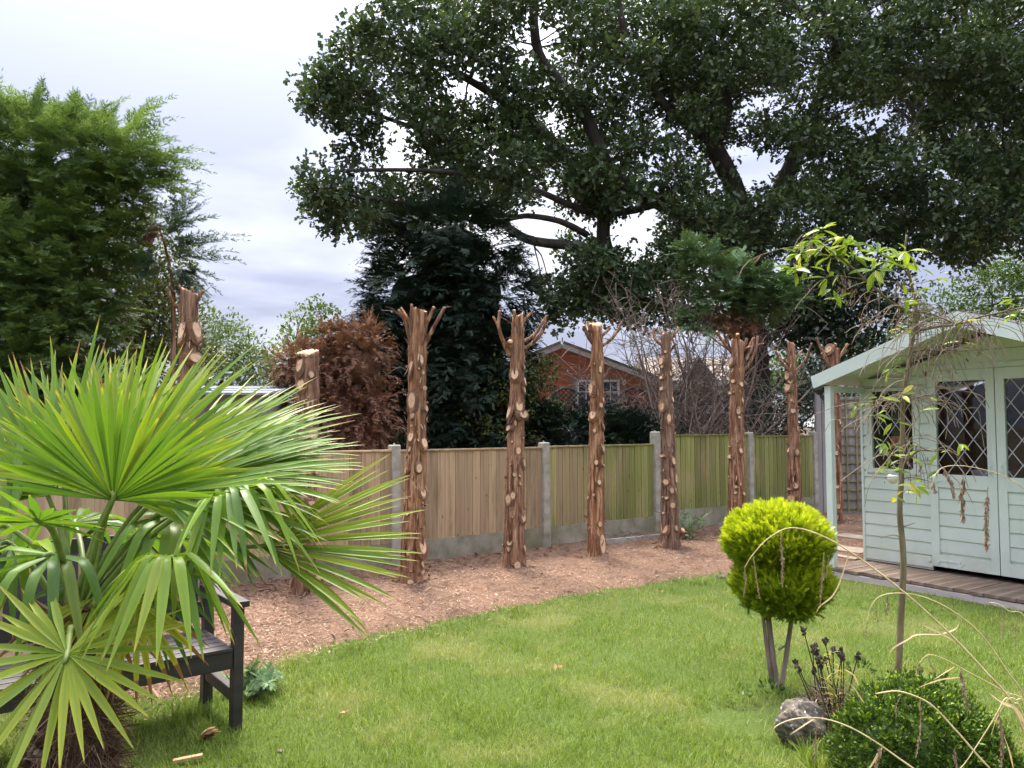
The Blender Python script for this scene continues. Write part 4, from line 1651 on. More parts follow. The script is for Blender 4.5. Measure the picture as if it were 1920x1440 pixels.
oak_poly = [(735, -10), (705, 55), (640, 80), (590, 140), (560, 175), (565, 215), (620, 240), (700, 235), (690, 270), (630, 290), (560, 345), (560, 375), (610, 385), (610, 420), (680, 420), (690, 455), (760, 430), (860, 410), (960, 380), (1010, 470), (1050, 480), (1030, 540), (1060, 600), (1160, 560), (1240, 520), (1330, 560), (1450, 600), (1520, 640), (1600, 560), (1660, 470), (1740, 470), (1800, 510), (1900, 470), (2300, 470), (2300, -20), (1700, -20)]


HOLES = [(1395, 310, 28), (1165, 440, 26), (885, 165, 28), (1005, 92, 30), (1030, 425, 26), (965, 445, 22), (1700, 215, 36), (760, 300, 18), (1240, 330, 16)]


def oak_crown():
    sc = Scatter()
    tw = MB()
    lobes = []
    random.seed(21)
    tries = 0
    while len(lobes) < 410 and tries < 90000:
        tries += 1
        x, y = random.uniform(540, 2120), random.uniform(-40, 640)
        if not in_poly(x - (22 if x < 900 else 0), y, oak_poly):
            continue
        edge = max(0, min(1, (x - 560) / 700))
        Y = 15.6 + 3.2 * edge + random.uniform(-2.2, 2.6) * (.35 + .65 * edge)
        r = random.uniform(.38, .78) * (.85 if x < 760 else 1)
        p = at(x, y, Y)
        if any((p - q).length < (r + s) * .66 for q, s in lobes):
            continue
        if any(math.hypot(x - hx_, y - hy_) < hr + r * 62 for hx_, hy_, hr in HOLES):
            continue
        lobes.append((p, r))
    for _ in range(13):                                    # the crown goes on above the picture
        p = at(random.uniform(800, 2300), random.uniform(-480, -90), random.uniform(18, 24))
        lobes.append((p, random.uniform(1.2, 1.7)))
    # drooping tips seen against the sky on the left
    for x, y, r in ((590, 190, .28), (603, 160, .3), (620, 225, .28), (585, 352, .28), (610, 372, .28), (625, 425, .25), (648, 432, .24), (600, 400, .25), (640, 100, .35), (690, 60, .4), (735, 10, .35), (690, 415, .3), (1040, 600, .4), (1075, 560, .5), (1270, 330, .5), (1200, 590, .6), (1270, 580, .6), (1130, 575, .55), (1330, 600, .5), (1150, 520, .6), (1230, 545, .6)):
        lobes.append((at(x, y, 15.2 if x < 900 else 16.8), r))
    for p, r in lobes:
        near = min(limb_nodes, key=lambda q: (q - p).length)
        w = wander(near, p, 5, .12)
        tw.tube(curve3(w, 2), [max(.012, .05 * (1 - i / 10) * r) for i in range(11)], 4, cap=False)
        m = int((140 if p.y < 17.5 else 104) * r ** 2 * (1.0 if r < 1.1 else .25)) + 5
        d = rnd_dirs(m)
        d[:, 2] = d[:, 2] * .8 + .1
        rr = (.3 + .7 * rng.random(m) ** .55)[:, None] * r
        # lumpy outline
        rr = rr * (1 + .28 * np.sin(d @ rng.normal(0, 3, 3) + 1)[:, None])
        C = np.array(p)[None, :] + d * rr * np.array([1.15, 1.0, .8])
        for q in range(0, m, 7):
            b = Vector(C[q])
            tw.tube([p.lerp(b, .35), p.lerp(b, .7) + Vector((0, 0, .04)), b], [.014, .009, .004], 3, cap=False)
        k = 8
        D = unit(np.repeat(d, k, 0) * .7 + rng.normal(0, .75, (m * k, 3)) + np.array([0, 0, .05]))
        P = np.repeat(C, k, 0) + D * .05 + rng.normal(0, .085, (m * k, 3))
        N = unit(rng.normal(0, .65, (m * k, 3)) + np.array([0, 0, 1.0]))
        mc = int(13 * r * r) + 2                       # oversized darker core leaves, added to block light through the lobe
        dc = rnd_dirs(mc)
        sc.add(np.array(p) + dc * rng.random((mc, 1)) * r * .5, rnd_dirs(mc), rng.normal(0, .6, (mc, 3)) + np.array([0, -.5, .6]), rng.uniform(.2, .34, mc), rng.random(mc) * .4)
        big_ = 1.0 if r < 1.15 else 1.7
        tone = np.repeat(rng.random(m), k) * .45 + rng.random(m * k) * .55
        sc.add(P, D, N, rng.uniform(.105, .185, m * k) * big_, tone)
    
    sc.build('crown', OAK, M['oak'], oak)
    tag(tw.build('twigs', M['oakbark'], oak, False, False), kind='stuff')


oak_crown()
for px, py, r in ((1232, 250, .28), (1490, 218, .25)):
    pass


# second, sparser tree on the right behind the oak
o2 = empty('background_tree', Vector((at(1990, 800, 25).x, 25, 0)), 0, 'sparser tall tree with bare radiating limbs at the top right', 'tree')
hub = at(1760, 330, 25)
l2 = [([(2120, 830, 25), (2080, 600, 25), (1950, 430, 25), (1790, 320, 25)], .24, .14)]
for e_ in ((1640, 30), (1700, -60), (1800, -80), (1900, 40), (1960, 120), (1680, 200), (2050, 240)):
    l2.append(([(1790, 330, 25), ((1790 + e_[0]) / 2 + random.uniform(-20, 20), (330 + e_[1]) / 2 + random.uniform(-20, 20), 25), (e_[0], e_[1], 25 + random.uniform(-1, 1))], .13, .04))
for i, (pts, r0, r1) in enumerate(l2):
    pts3 = curve3([at(*q) for q in pts], 6)
    n = len(pts3)
    mb = MB()
    mb.tube(pts3, [r0 + (r1 - r0) * i_ / (n - 1) for i_ in range(n)], 8, 0, True, None, .05)
    mb.build('trunk' if i == 0 else 'limb', M['oakbark'], o2, True, False)
sc = Scatter()
tw = MB()
for _ in range(46):
    x, y = random.uniform(1610, 2100), random.uniform(-150, 330)
    p = at(x, y, 25 + random.uniform(-1.5, 2.5))
    r = random.uniform(.5, .95)
    src = at(*random.choice([(1700, 150, 25), (1800, 130, 25), (1880, 180, 25), (1740, 240, 25), (1950, 200, 25)]))
    tw.tube(curve3(wander(src, p, 4, .1), 2), [.05, .045, .04, .035, .03, .025, .02, .018, .015], 4, cap=False)
    m = int(60 * r * r) + 10
    d = rnd_dirs(m)
    C = np.array(p) + d * (.4 + .6 * rng.random((m, 1))) * r * np.array([1.2, 1, .7])
    D = unit(np.repeat(d, 7, 0) + rng.normal(0, .8, (m * 7, 3)))
    sc.add(np.repeat(C, 7, 0) + rng.normal(0, .1, (m * 7, 3)), D, rng.normal(0, .6, (m * 7, 3)) + np.array([0, 0, 1.]), rng.uniform(.14, .22, m * 7))
sc.build('crown', OAK, M['oak2'], o2)
tag(tw.build('twigs', M['oakbark'], o2, False, False), kind='stuff')


# ------------------------------------------------------------------ conifers
M['cyp'] = leafmat('cypress_green', (.07, .12, .038), (.18, .265, .085), .30, .6, .25, (.33, .41, .16))
M['darkcon'] = leafmat('dark_conifer', (.012, .024, .014), (.028, .052, .026), .10, .65, .2)
M['bluecon'] = leafmat('bluish_cypress', (.06, .105, .07), (.135, .205, .135), .2, .6, .25)
M['deadcon'] = leafmat('dead_brown_needles', (.16, .08, .048), (.36, .20, .125), .12, .8, .15, (.50, .32, .21))
M['tuft'] = leafmat('deep_green_cypress', (.09, .16, .07), (.21, .32, .135), .18, .6, .25)

# tall leylandii hedge on the left
hg = empty('conifer_hedge', (-4.9, 7.6, 0), 0, 'tall shaggy green conifer hedge at the left edge', 'hedge')
sc = Scatter()
HL = [  # px, py, Y, rx, ry, rz
    (40, 330, 7.4, .85, .7, .62), (150, 330, 7.3, .62, .6, .55), (235, 330, 7.2, .42, .45, .30), (40, 520, 7.2, .95, .7, .75), (120, 545, 7.1, .5, .6, .7), (30, 700, 7.1, .95, .7, .8),
    (105, 700, 7.0, .5, .55, .7), (-150, 400, 7.4, 1.0, .8, 1.1), (-150, 700, 7.2, 1.0, .8, 1.0), (60, 900, 7.0, .9, .6, .8), (-200, 950, 7.0, 1.0, .7, .8), (-60, 280, 7.4, .8, .7, .42), (165, 440, 7.15, .4, .5, .42)]
for i, (px, py, Y, rx, ry, rz) in enumerate(HL):
    c = at(px, py, Y)
    blob('shade_core', c, (rx * .42, ry * .42, rz * .42), M['cyp'], hg, i, 20, 12, .1)
    lobe_plumes(sc, c, (rx, ry, rz), int((560 if px > -50 and py < 800 else 130) * (rx * rz) ** .8), (.18, .38), .125, 7, .4, (.35, -.25, .22), .5, (1, 1, .6), .05, .75)
# long wind-blown shoots at the top right
for px, py, L, dx, dz in ((215, 255, .62, .75, .42), (235, 240, .45, .8, .55), (170, 235, .35, .5, .5), (120, 225, .3, .3, .5), (60, 215, .3, .2, .55), (10, 225, .3, -.2, .5), (250, 300, .62, 1, .12), (270, 320, .65, 1, .05), (250, 345, .55, 1, .0), (290, 300, .58, 1, .10), (230, 370, .4, 1, -.1), (265, 345, .4, 1, -.12), (240, 275, .4, .9, .3), (200, 270, .4, .7, .3), (150, 260, .35, .6, .3), (255, 385, .35, .9, -.15)):
    for q in range(2):
        plume(sc, at(px + random.uniform(-12, 12), py + random.uniform(-8, 8), 7.0 + random.uniform(-.2, .2)), (dx, random.uniform(-.25, .2), dz + random.uniform(-.08, .08)), L * random.uniform(.8, 1.1), .11, 15, .45, 1, .5 + .4 * rng.random())
sc.build('foliage', SPRAY, M['cyp'], hg)

mb = MB()
for x, y in ((-4.4, 7.7), (-5.4, 7.5)):
    mb = MB()
    mb.tube([(x, y, -.1), (x + .05, y, 2), (x, y, 3.6)], [.13, .1, .04], 8)
    mb.build('trunk', M['bark'], hg, True, False)

# bluish conifer sprays over the leftmost cut trunk
sb = empty('cypress_sapling', (at(318, 700, 7.6).x, 7.6, 0), 0, 'wispy bluish cypress with a brown dead patch above the leftmost cut trunk', 'tree')
mb = MB()
mb.tube(curve3([(at(325, 800, 7.6).x, 7.6, -.1), at(325, 650, 7.6), at(322, 520, 7.6), at(300, 430, 7.6)], 4), [.028, .027, .026, .025, .024, .022, .02, .018, .016, .014, .012, .01, .008], 7)
mb.build('trunk', M['bark'], sb, True, False)
sc = Scatter()
for px, py, L, dx, dz in ((300, 440, .62, .8, .38), (310, 450, .85, 1, .08), (315, 470, .8, 1, -.02), (330, 470, .55, .9, .25), (320, 500, .5, .8, -.35), (330, 510, .42, .6, -.55), (310, 490, .45, -.4, -.3), (300, 460, .4, -.6, .2), (330, 530, .35, .5, -.6), (340, 500, .4, .7, -.4), (320, 430, .5, .55, .6), (290, 470, .35, -.2, -.7)):
    for q in range(4):
        plume(sc, at(px + random.uniform(-10, 10), py + random.uniform(-10, 10), 7.5 + random.uniform(-.25, .2)), (dx, random.uniform(-.4, .3), dz + random.uniform(-.1, .1)), L * random.uniform(.7, 1.0), .12, 14, .35, 1)
sc.build('foliage', SPRAY, M['bluecon'], sb)
sc = Scatter()
for q in range(10):
    plume(sc, at(283 + random.uniform(-8, 8), 432 + random.uniform(-8, 8), 7.3), (random.uniform(-.6, .6), -.3, random.uniform(-.8, .3)), .14, .08, 8, .6)
sc.build('dead_patch', SPRAY, M['deadcon'], sb)

# big dark conifer behind the fence
dk = empty('dark_conifer', (at(850, 800, 13).x, 13, 0), 0, 'broad near-black conifer behind the middle of the fence', 'tree')
sc = Scatter()
DL_ = [(850, 470, 13.2, 1.1, .9, .75), (790, 560, 13.0, .95, .8, .8), (885, 560, 13.0, .9, .8, .8), (760, 680, 12.8, .85, .8, .8), (850, 690, 12.7, .95, .8, .8), (905, 690, 12.9, .75, .8, .75), (770, 800, 12.7, .9, .7, .8), (880, 800, 12.7, .9, .7, .8), (950, 830, 12.6, .7, .6, .6), (1050, 860, 12.6, .8, .6, .7), (1170, 870, 12.8, .8, .6, .6)]
for i, (px, py, Y, rx, ry, rz) in enumerate(DL_):
    c = at(px, py, Y)
    blob('shade_core', c, (rx * .55, ry * .55, rz * .55), M['darkcon'], dk, 40 + i, 20, 12, .1)
    lobe_plumes(sc, c, (rx, ry, rz), int(300 * rx), (.25, .5), .25, 4, .6, (0, -.15, -.2), .62)
for px, py, dx, dz in ((715, 480, -1, .1), (710, 520, -1, .0), (705, 560, -1, .15), (700, 600, -1, .3), (720, 450, -.9, .3), (735, 430, -.7, .5), (700, 590, -1, .35), (715, 640, -1, .2), (720, 500, -1, -.1)):
    for q in range(3):
        plume(sc, at(px + 18, py + random.uniform(-12, 12), 12.8 + random.uniform(-.3, .3)), (dx, -.1, dz), random.uniform(.3, .6), .17, 10, .2)
sc.build('foliage', SPRAY_FINE, M['darkcon'], dk)
mb = MB()
mb.tube([(at(850, 800, 13.2).x, 13.2, -.1), (at(850, 600, 13.2)), at(850, 450, 13.2)], [.2, .14, .06], 8)
mb.build('trunk', M['oakbark'], dk, True, False)

# dead brown conifer
dd_ = empty('dead_conifer', (at(640, 800, 10.6).x, 10.6, 0), 0, 'dead rust brown conifer behind the fence next to the short cut trunk', 'tree')
sc = Scatter()
for i, (px, py, Y, rx, ry, rz) in enumerate(((600, 700, 10.6, .5, .45, .38), (560, 690, 10.5, .32, .35, .3), (665, 690, 10.6, .45, .45, .45), (690, 650, 10.7, .28, .3, .32), (640, 780, 10.5, .52, .45, .42), (580, 780, 10.4, .4, .4, .4), (700, 760, 10.6, .3, .35, .38), (690, 800, 10.5, .3, .3, .3), (630, 640, 10.7, .25, .25, .2))):
    c = at(px, py, Y)
    blob('shade_core', c, (rx * .6, ry * .6, rz * .6), M['deadcon'], dd_, 60 + i, 18, 10, .15)
    lobe_plumes(sc, c, (rx, ry, rz), int(500 * rx), (.12, .28), .078, 7, 1.3, (0, -.1, .05), .55)
for px, py in ((655, 625), (690, 600), (700, 615), (640, 640), (535, 660), (560, 640), (612, 640), (672, 610)):
    plume(sc, at(px, py + 12, 10.5), (random.uniform(-.3, .3), 0, 1), .25, .09, 10, -.1, 1, .6)
sc.build('foliage', SPRAY_FINE, M['deadcon'], dd_)
mb = MB()
mb.tube([(at(640, 800, 10.6).x, 10.6, -.1), at(640, 700, 10.6), at(640, 640, 10.6)], [.09, .06, .02], 7)
mb.build('trunk', M['bark'], dd_, True, False)

# conifer tuft that rises behind the trunk with upswept branches
tf = empty('cypress_tree', (at(1385, 800, 12.9).x, 12.9, 0), 0, 'flat topped deep green cypress behind the trunk with upswept bare branches', 'tree')
mb = MB()
mb.tube(curve3([(at(1385, 800, 12.9).x, 12.9, -.1), at(1382, 700, 12.9), at(1378, 600, 12.9), at(1372, 500, 12.9)], 4), [.1, .095, .09, .085, .08, .075, .07, .065, .06, .055, .05, .04, .02], 8)
mb.build('trunk', M['bark'], tf, True, False)
for i in range(9):
    a = at(1378 + random.uniform(-4, 4), 620 - i * 13, 12.9)
    b = at(1378 + random.choice((-1, 1)) * random.uniform(40, 85), 590 - i * 14, 12.9 + random.uniform(-.5, .5))
    mb = MB()
    mb.tube(curve3(wander(a, b, 3, .06), 2), [.03, .026, .022, .018, .014, .01, .008], 5)
    mb.build('limb', M['bark'], tf, False, False)
sc = Scatter()
for px, py, rx, rz, n in ((1320, 505, .36, .28, 34), (1310, 600, .24, .13, 22), (1430, 540, .36, .26, 46), (1385, 520, .3, .3, 40), (1460, 565, .26, .16, 24), (1345, 560, .3, .2, 26), (1300, 470, .16, .2, 16), (1420, 580, .3, .15, 26), (1390, 560, .3, .2, 26), (1470, 545, .2, .1, 14)):
    c = at(px, py, 12.7)
    lobe_plumes(sc, c, (rx, .35, rz), int(n * 1.6), (.2, .36), .17, 7, .35, (.35 if px > 1380 else -.35, 0, .15), .3, (1.2, 1, .35), 0, 1, 1.1)
sc.build('foliage', SPRAY_FINE, M['tuft'], tf)
sc = Scatter()
for _ in range(26):
    plume(sc, at(random.uniform(1320, 1420), random.uniform(590, 615), 12.6), (random.uniform(-1, 1), random.uniform(-.5, .2), random.uniform(-.5, .1)), .2, .11, 8, .6)
sc.build('dead_patch', SPRAY_FINE, M['deadcon'], tf)


# ------------------------------------------------------------------ broadleaf shrubs and trees
def bushy(name, label, cat, px, Y, lobes, mat, size, per=900, stem=.05, group=None, tmpl=OVATE, shell=.45, up=.25):
    """lobes: px, py, Y, rx, ry, rz"""
    root = empty(name, (at(px, 800, Y).x, Y, 0), 0, label, cat, group)
    sc = Scatter()
    tw = MB()
    base = Vector((at(px, 800, Y).x, Y, -.1))
    mid = base.lerp(at(*lobes[0][:3]), .6)
    tw.tube(curve3(wander(base, mid, 3, .03), 2), [stem * (1 - .06 * i) for i in range(7)], 7)
    tr_ = tw.build('trunk', M['oakbark'], root, True, False)
    for l in lobes:
        c = at(*l[:3])
        rad = l[3:]
        n = int(per * (rad[0] * rad[2]) ** .8 / (size / .08) ** 1.6)
        m = max(8, n // 9)
        d = rnd_dirs(m)
        r = (shell + (1 - shell) * rng.random(m) ** .5)[:, None] * (1 + .22 * np.sin(d @ rng.normal(0, 4, 3))[:, None])
        C = np.array(c) + d * r * np.array(rad)
        k = 9
        D = unit(np.repeat(d, k, 0) * .6 + rng.normal(0, .7, (m * k, 3)) + np.array([0, 0, up]))
        P = np.repeat(C, k, 0) + D * size * .6 + rng.normal(0, size * .7, (m * k, 3))
        N = rng.normal(0, .7, (m * k, 3)) + np.array([0, -.2, 1.0])
        sc.add(P, D, N, size * rng.uniform(.7, 1.25, m * k), np.repeat(rng.random(m), k) * .5 + rng.random(m * k) * .5)
        mb = MB()
        mb.tube(curve3(wander(mid, c, 4, .08), 2), [stem * .55 * (1 - .1 * i) for i in range(9)], 5, cap=False)
        mb.build('limb', M['oakbark'], root, True, False)
    sc.build('crown', tmpl, mat, root)
    return root


M['leaf_mid'] = leafmat('mid_green_leaf', (.045, .085, .022), (.10, .17, .045), .3, .5, .3, (.17, .22, .075))
M['leaf_light'] = leafmat('light_green_leaf', (.075, .125, .04), (.15, .215, .075), .3, .5, .3, (.25, .29, .12))
M['leaf_dark'] = leafmat('dark_glossy_leaf', (.014, .028, .013), (.034, .060, .024), .15, .35, .5)
M['leaf_olive'] = leafmat('olive_leaf', (.06, .08, .02), (.14, .155, .045), .25, .5, .3)
M['leaf_bright'] = leafmat('bright_green_leaf', (.10, .17, .03), (.19, .27, .055), .35, .45, .3, (.36, .38, .12))

bushy('background_tree', 'olive green tree between the tall hedge and the leftmost cut trunk', 'tree', 270, 9.5,
      [(270, 470, 9.5, .55, .5, .5), (250, 560, 9.3, .5, .5, .55), (300, 600, 9.4, .5, .5, .5), (230, 650, 9.2, .5, .5, .5), (300, 690, 9.2, .5, .45, .45), (245, 420, 9.6, .3, .3, .25), (340, 660, 9.5, .4, .4, .4), (200, 560, 9.4, .5, .5, .5), (320, 570, 9.6, .35, .4, .35)], M['leaf_olive'], .06, 3600, .07)
bushy('background_shrub', 'pale green shrub beyond the shed roof right of the leftmost cut trunk', 'shrub', 420, 15,
      [(400, 640, 15, .65, .6, .5), (440, 660, 15, .6, .6, .5), (380, 690, 14.8, .6, .5, .45), (470, 690, 14.8, .6, .5, .5), (420, 710, 14.6, .8, .5, .4), (520, 690, 15.2, .5, .5, .45), (405, 610, 15.2, .35, .4, .25), (520, 740, 14.6, .9, .6, .5)], M['leaf_light'], .085, 2600, .08)
bushy('background_shrub', 'bright green young tree poking above the dead brown conifer', 'shrub', 575, 13,
      [(565, 615, 13, .28, .3, .25), (600, 610, 13, .28, .3, .32), (585, 640, 13, .45, .4, .3), (545, 640, 13, .35, .35, .25), (630, 630, 13.2, .3, .3, .3), (598, 580, 13, .13, .15, .2), (570, 590, 13, .1, .12, .12)], M['leaf_bright'], .075, 1900, .04)
bushy('evergreen_shrub', 'dark leafy evergreen shrub left of the brick gable', 'shrub', 950, 12.4,
      [(930, 730, 12.4, .5, .5, .45), (975, 720, 12.5, .38, .4, .40), (955, 790, 12.2, .5, .5, .45), (905, 790, 12.2, .45, .45, .45), (1020, 705, 12.6, .22, .25, .25), (1025, 770, 12.4, .25, .3, .25)], M['leaf_olive'], .075, 2300, .05)
bushy('evergreen_shrub', 'dark ivy mass under the wavy black trellis', 'shrub', 1110, 12.9,
      [(1070, 812, 12.9, .6, .5, .35), (1150, 815, 12.9, .6, .5, .36), (1220, 812, 13.1, .5, .5, .35), (1110, 785, 13.2, .5, .5, .2), (1190, 788, 13.2, .4, .4, .2)], M['leaf_dark'], .08, 2600, .05)
bushy('evergreen_shrub', 'dark shrub over the far end of the fence under the oak', 'shrub', 1480, 14.2,
      [(1450, 790, 14.2, .55, .5, .5), (1510, 780, 14.4, .6, .5, .6), (1480, 740, 14.6, .5, .5, .4), (1420, 770, 14.4, .4, .4, .4), (1520, 720, 14.8, .4, .4, .4), (1440, 820, 14.2, .6, .5, .4), (1560, 720, 15, .6, .5, .6)], M['leaf_dark'], .08, 2600, .06)
bushy('evergreen_shrub', 'dark leafy mass hanging low left of the summerhouse roof', 'shrub', 1560, 17,
      [(1530, 600, 17, .7, .6, .55), (1590, 560, 17, .8, .6, .6), (1650, 540, 17.2, .7, .6, .5), (1570, 650, 16.8, .6, .5, .45), (1500, 560, 17, .6, .6, .5), (1640, 600, 17, .5, .5, .4), (1610, 660, 17, .6, .5, .4), (1480, 620, 17.2, .4, .4, .4)], M['leaf_dark'], .13, 3600, .10, tmpl=OAK)
bushy('background_tree', 'grey green tree in the distance right above the summerhouse roof', 'tree', 1860, 28,
      [(1780, 580, 28, 1.3, 1, .9), (1860, 540, 28, 1.3, 1, .9), (1920, 560, 28, 1.3, 1, .9), (1830, 620, 27.5, 1.4, 1, .9), (1740, 620, 27.5, 1.2, 1, .7), (1990, 540, 28, 1.4, 1, 1.2), (1900, 500, 28.5, .9, .9, .6)], M['leaf_mid'], .17, 3400, .16)
bushy('background_tree', 'mid green tree glimpsed low between oak trunk and summerhouse', 'tree', 1500, 30,
      [(1465, 690, 30, .9, .8, .7), (1530, 690, 30, .9, .8, .6), (1590, 680, 30, 1, .8, .7), (1450, 740, 29, 1, .8, .7), (1550, 740, 29, 1.4, .8, .8), (1660, 660, 31, 1.2, .8, .8)], M['leaf_mid'], .17, 3400, .15)
bushy('clipped_shrub', 'small yellowish shrub right of the oak trunk behind the fence', 'shrub', 1452, 20, [(1452, 718, 20, .3, .3, .25)], M['leaf_bright'], .07, 4200, .04)

# bare twiggy shrub in front of the far house
bs = empty('bare_shrub', (at(1290, 800, 13.4).x, 13.4, 0), 0, 'leafless tangled shrub of grey brown stems behind the fence', 'shrub')
random.seed(77)
M['bare'] = surf('bare_stem', [(.3, (.15, .11, .08)), (.7, (.30, .23, .175))], 20, 4, .9, .4, .004)
tw = MB()
for i in range(64):
    b = at(1285 + random.gauss(0, 42), 815, 13.4 + random.uniform(-.4, .4))
    b.z = 0
    ang = random.gauss(0, .5)
    L = random.uniform(2.2, 4.3)
    tip = b + Vector((math.sin(ang) * L * .75 - .1, random.uniform(-.4, .5), math.cos(ang) * L))
    pts = curve3(wander(b, tip, 4, .06), 3)
    n = len(pts)
    r0 = random.uniform(.012, .03)
    mb = MB()
    mb.tube(pts, [r0 * (1 - .85 * j / (n - 1)) + .002 for j in range(n)], 5, cap=False)
    mb.build('stem', M['bare'], bs, False, False)
    for j in range(26):
        t = random.randint(3, n - 1)
        p = pts[t]
        q = p + Vector((random.gauss(0, .3), random.gauss(0, .2), random.gauss(.12, .25)))
        q2 = q + Vector((random.gauss(0, .16), random.gauss(0, .1), random.gauss(-.03, .16)))
        tw.tube([p, p.lerp(q, .5) + Vector((0, 0, .03)), q, q2], [.0065, .0055, .0045, .003], 3, cap=False)
tag(tw.build('twigs', M['bare'], bs, False, False), kind='stuff')

# ------------------------------------------------------------------ golden topiary
tp_base = gp(1458, 1290)
TY = tp_base.y
tp = empty('topiary_conifer', tp_base, 0, 'bright yellow green topiary conifer clipped to a ball on three stems', 'topiary')
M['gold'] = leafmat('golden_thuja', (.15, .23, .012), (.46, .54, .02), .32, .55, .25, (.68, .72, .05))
c1, c2 = at(1457, 1016, TY), at(1467, 1092, TY)
c3 = at(1420, 1110, TY)
sc = Scatter()
for i, (c, rad, n) in enumerate(((c1, np.array([.282, .28, .200]), 8200), (c2, np.array([.268, .268, .198]), 6000))):
    blob('shade_core', c, rad * .74, M['gold'], tp, 90 + i, 26, 16, .04)
    d = rnd_dirs(n)
    p = np.array(c) + d * rad * (rng.uniform(.80, 1.0, (n, 1)) + .045 * np.sin(d @ np.array([[5.], [4.], [6.]])) + .035 * np.sin(d @ np.array([[-9.], [11.], [8.]])))
    D = unit(d * .8 + np.array([0, 0, .75]) + rng.normal(0, .28, (n, 3)))
    N = unit(np.cross(D, rng.normal(0, 1, (n, 3))))
    sc.add(p, D, N, rng.uniform(.032, .066, n), np.clip(.42 + .42 * d[:, 2] + rng.normal(0, .2, n), 0, 1) * (1.0 if i == 0 else .8))  # lit top and shaded underside put into the leaf tone
n = 420
d = rnd_dirs(n)
d[:, 2] = np.abs(d[:, 2])
p = np.array(c1) + d * np.array([.282, .282, .202])
sc.add(p, unit(d + np.array([0, 0, .5]) + rng.normal(0, .25, (n, 3))), rng.normal(0, 1, (n, 3)), rng.uniform(.045, .068, n), rng.uniform(.6, 1, n))
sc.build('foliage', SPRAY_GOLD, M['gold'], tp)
M['stem'] = surf('thin_stem_bark', [(.3, (.11, .075, .06)), (.7, (.26, .20, .165))], 18, 5, .9, .5, .004, (1, 1, .3))
for pts, r0 in (([(1457, 1300), (1450, 1240), (1441, 1160), (1438, 1120)], .020), ([(1449, 1290), (1440, 1230), (1432, 1165), (1430, 1120)], .013), ([(1464, 1292), (1474, 1230), (1484, 1160), (1486, 1110)], .016)):
    mb = MB()
    pp = curve3([at(x, y, TY) for x, y in pts], 5)
    mb.tube(pp, [r0 * (1 - .025 * i) for i in range(len(pp))], 9, 0, True, None, .06)
    mb.build('stem', M['stem'], tp, True, False)
mb = MB()
mb.tube([at(1474, 1210, TY), at(1460, 1218, TY - .02)], [.008, .006], 6)
mb.build('cut_branch', M['stem'], tp, True, False)

# ------------------------------------------------------------------ box shrub, bottom right
BY = 3.35
bc = at(1722, 1420, BY)
bx_ = empty('box_shrub', (bc.x, bc.y, 0), 0, 'low rounded dark green shrub with bright leaf tips in the bottom right corner', 'shrub')
M['boxleaf'] = leafmat('box_leaf', (.035, .070, .010), (.105, .18, .018), .28, .5, .25, (.38, .48, .04))
sc = Scatter()
for i, (px, py, Y, rx, ry, rz) in enumerate(((1700, 1420, 3.35, .28, .28, .30), (1640, 1430, 3.3, .16, .2, .24), (1780, 1430, 3.35, .25, .26, .24), (1840, 1450, 3.3, .14, .2, .2), (1735, 1380, 3.5, .26, .26, .25))):
    c = at(px, py, Y)
    blob('shade_core', c, (rx * .62, ry * .62, rz * .62), M['boxleaf'], bx_, 120 + i, 22, 14, .08)
    n = int(52000 * rx)
    m = n // 10
    d = rnd_dirs(m)
    C = np.array(c) + d * np.array([rx, ry, rz]) * (rng.uniform(.72, 1.0, (m, 1)) + .06 * np.sin(d @ rng.normal(0, 6, (3, 1))))
    k = 10
    D = unit(np.repeat(d, k, 0) * .8 + rng.normal(0, .55, (m * k, 3)) + np.array([0, 0, .45]))
    tipn = np.tile(np.linspace(0, 1, k), m)
    P = np.repeat(C, k, 0) + unit(np.repeat(d, k, 0) + np.array([0, 0, .5])) * (tipn[:, None] * .03) + rng.normal(0, .004, (m * k, 3))
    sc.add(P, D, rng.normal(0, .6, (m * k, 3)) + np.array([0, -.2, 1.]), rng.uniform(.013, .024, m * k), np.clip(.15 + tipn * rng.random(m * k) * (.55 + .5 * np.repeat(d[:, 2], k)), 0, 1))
sc.build('foliage', OVATE, M['boxleaf'], bx_)
mb = MB()
mb.tube([(bc.x, bc.y, -.02), (bc.x, bc.y, .15)], [.02, .015], 6)
mb.build('stem', M['stem'], bx_, True, False)

# ------------------------------------------------------------------ fan palm in the left foreground
def palm_mat():
    m, nt, out = new_mat('palm_leaf')
    g = G(nt)
    v = g.n('ShaderNodeAttribute', attribute_name='var').outputs['Fac']
    t = g.n('ShaderNodeAttribute', attribute_name='tip').outputs['Fac']
    ye = g.n('ShaderNodeAttribute', attribute_name='yellow').outputs['Fac']
    c = g.ramp(v, [(0, (.065, .140, .022)), (.6, (.17, .29, .022)), (1, (.30, .42, .028))])
    st = g.noise(60, 3, .5, None, 'Object')
    c = g.mix(g.math('MULTIPLY', st, .25), c, (.07, .13, .04))
    c = g.mix(ye, c, (.46, .43, .04))
    c = g.mix(g.math('MULTIPLY', g.step(t, .91, .975), .75), c, (.46, .40, .07))
    c = g.mix(g.step(t, .97, .99), c, (.24, .12, .05))
    b = g.n('ShaderNodeBsdfPrincipled', {'Base Color': c, 'Roughness': .40, 'Specular IOR Level': .26})
    tr_ = g.n('ShaderNodeBsdfTranslucent', {'Color': g.mix(1.0, c, (1.0, 1.0, .45), 'MULTIPLY')})
    mx = g.n('ShaderNodeMixShader', {0: .45, 1: b.outputs[0], 2: tr_.outputs[0]})
    nt.links.new(mx.outputs[0], out.inputs[0])
    return m


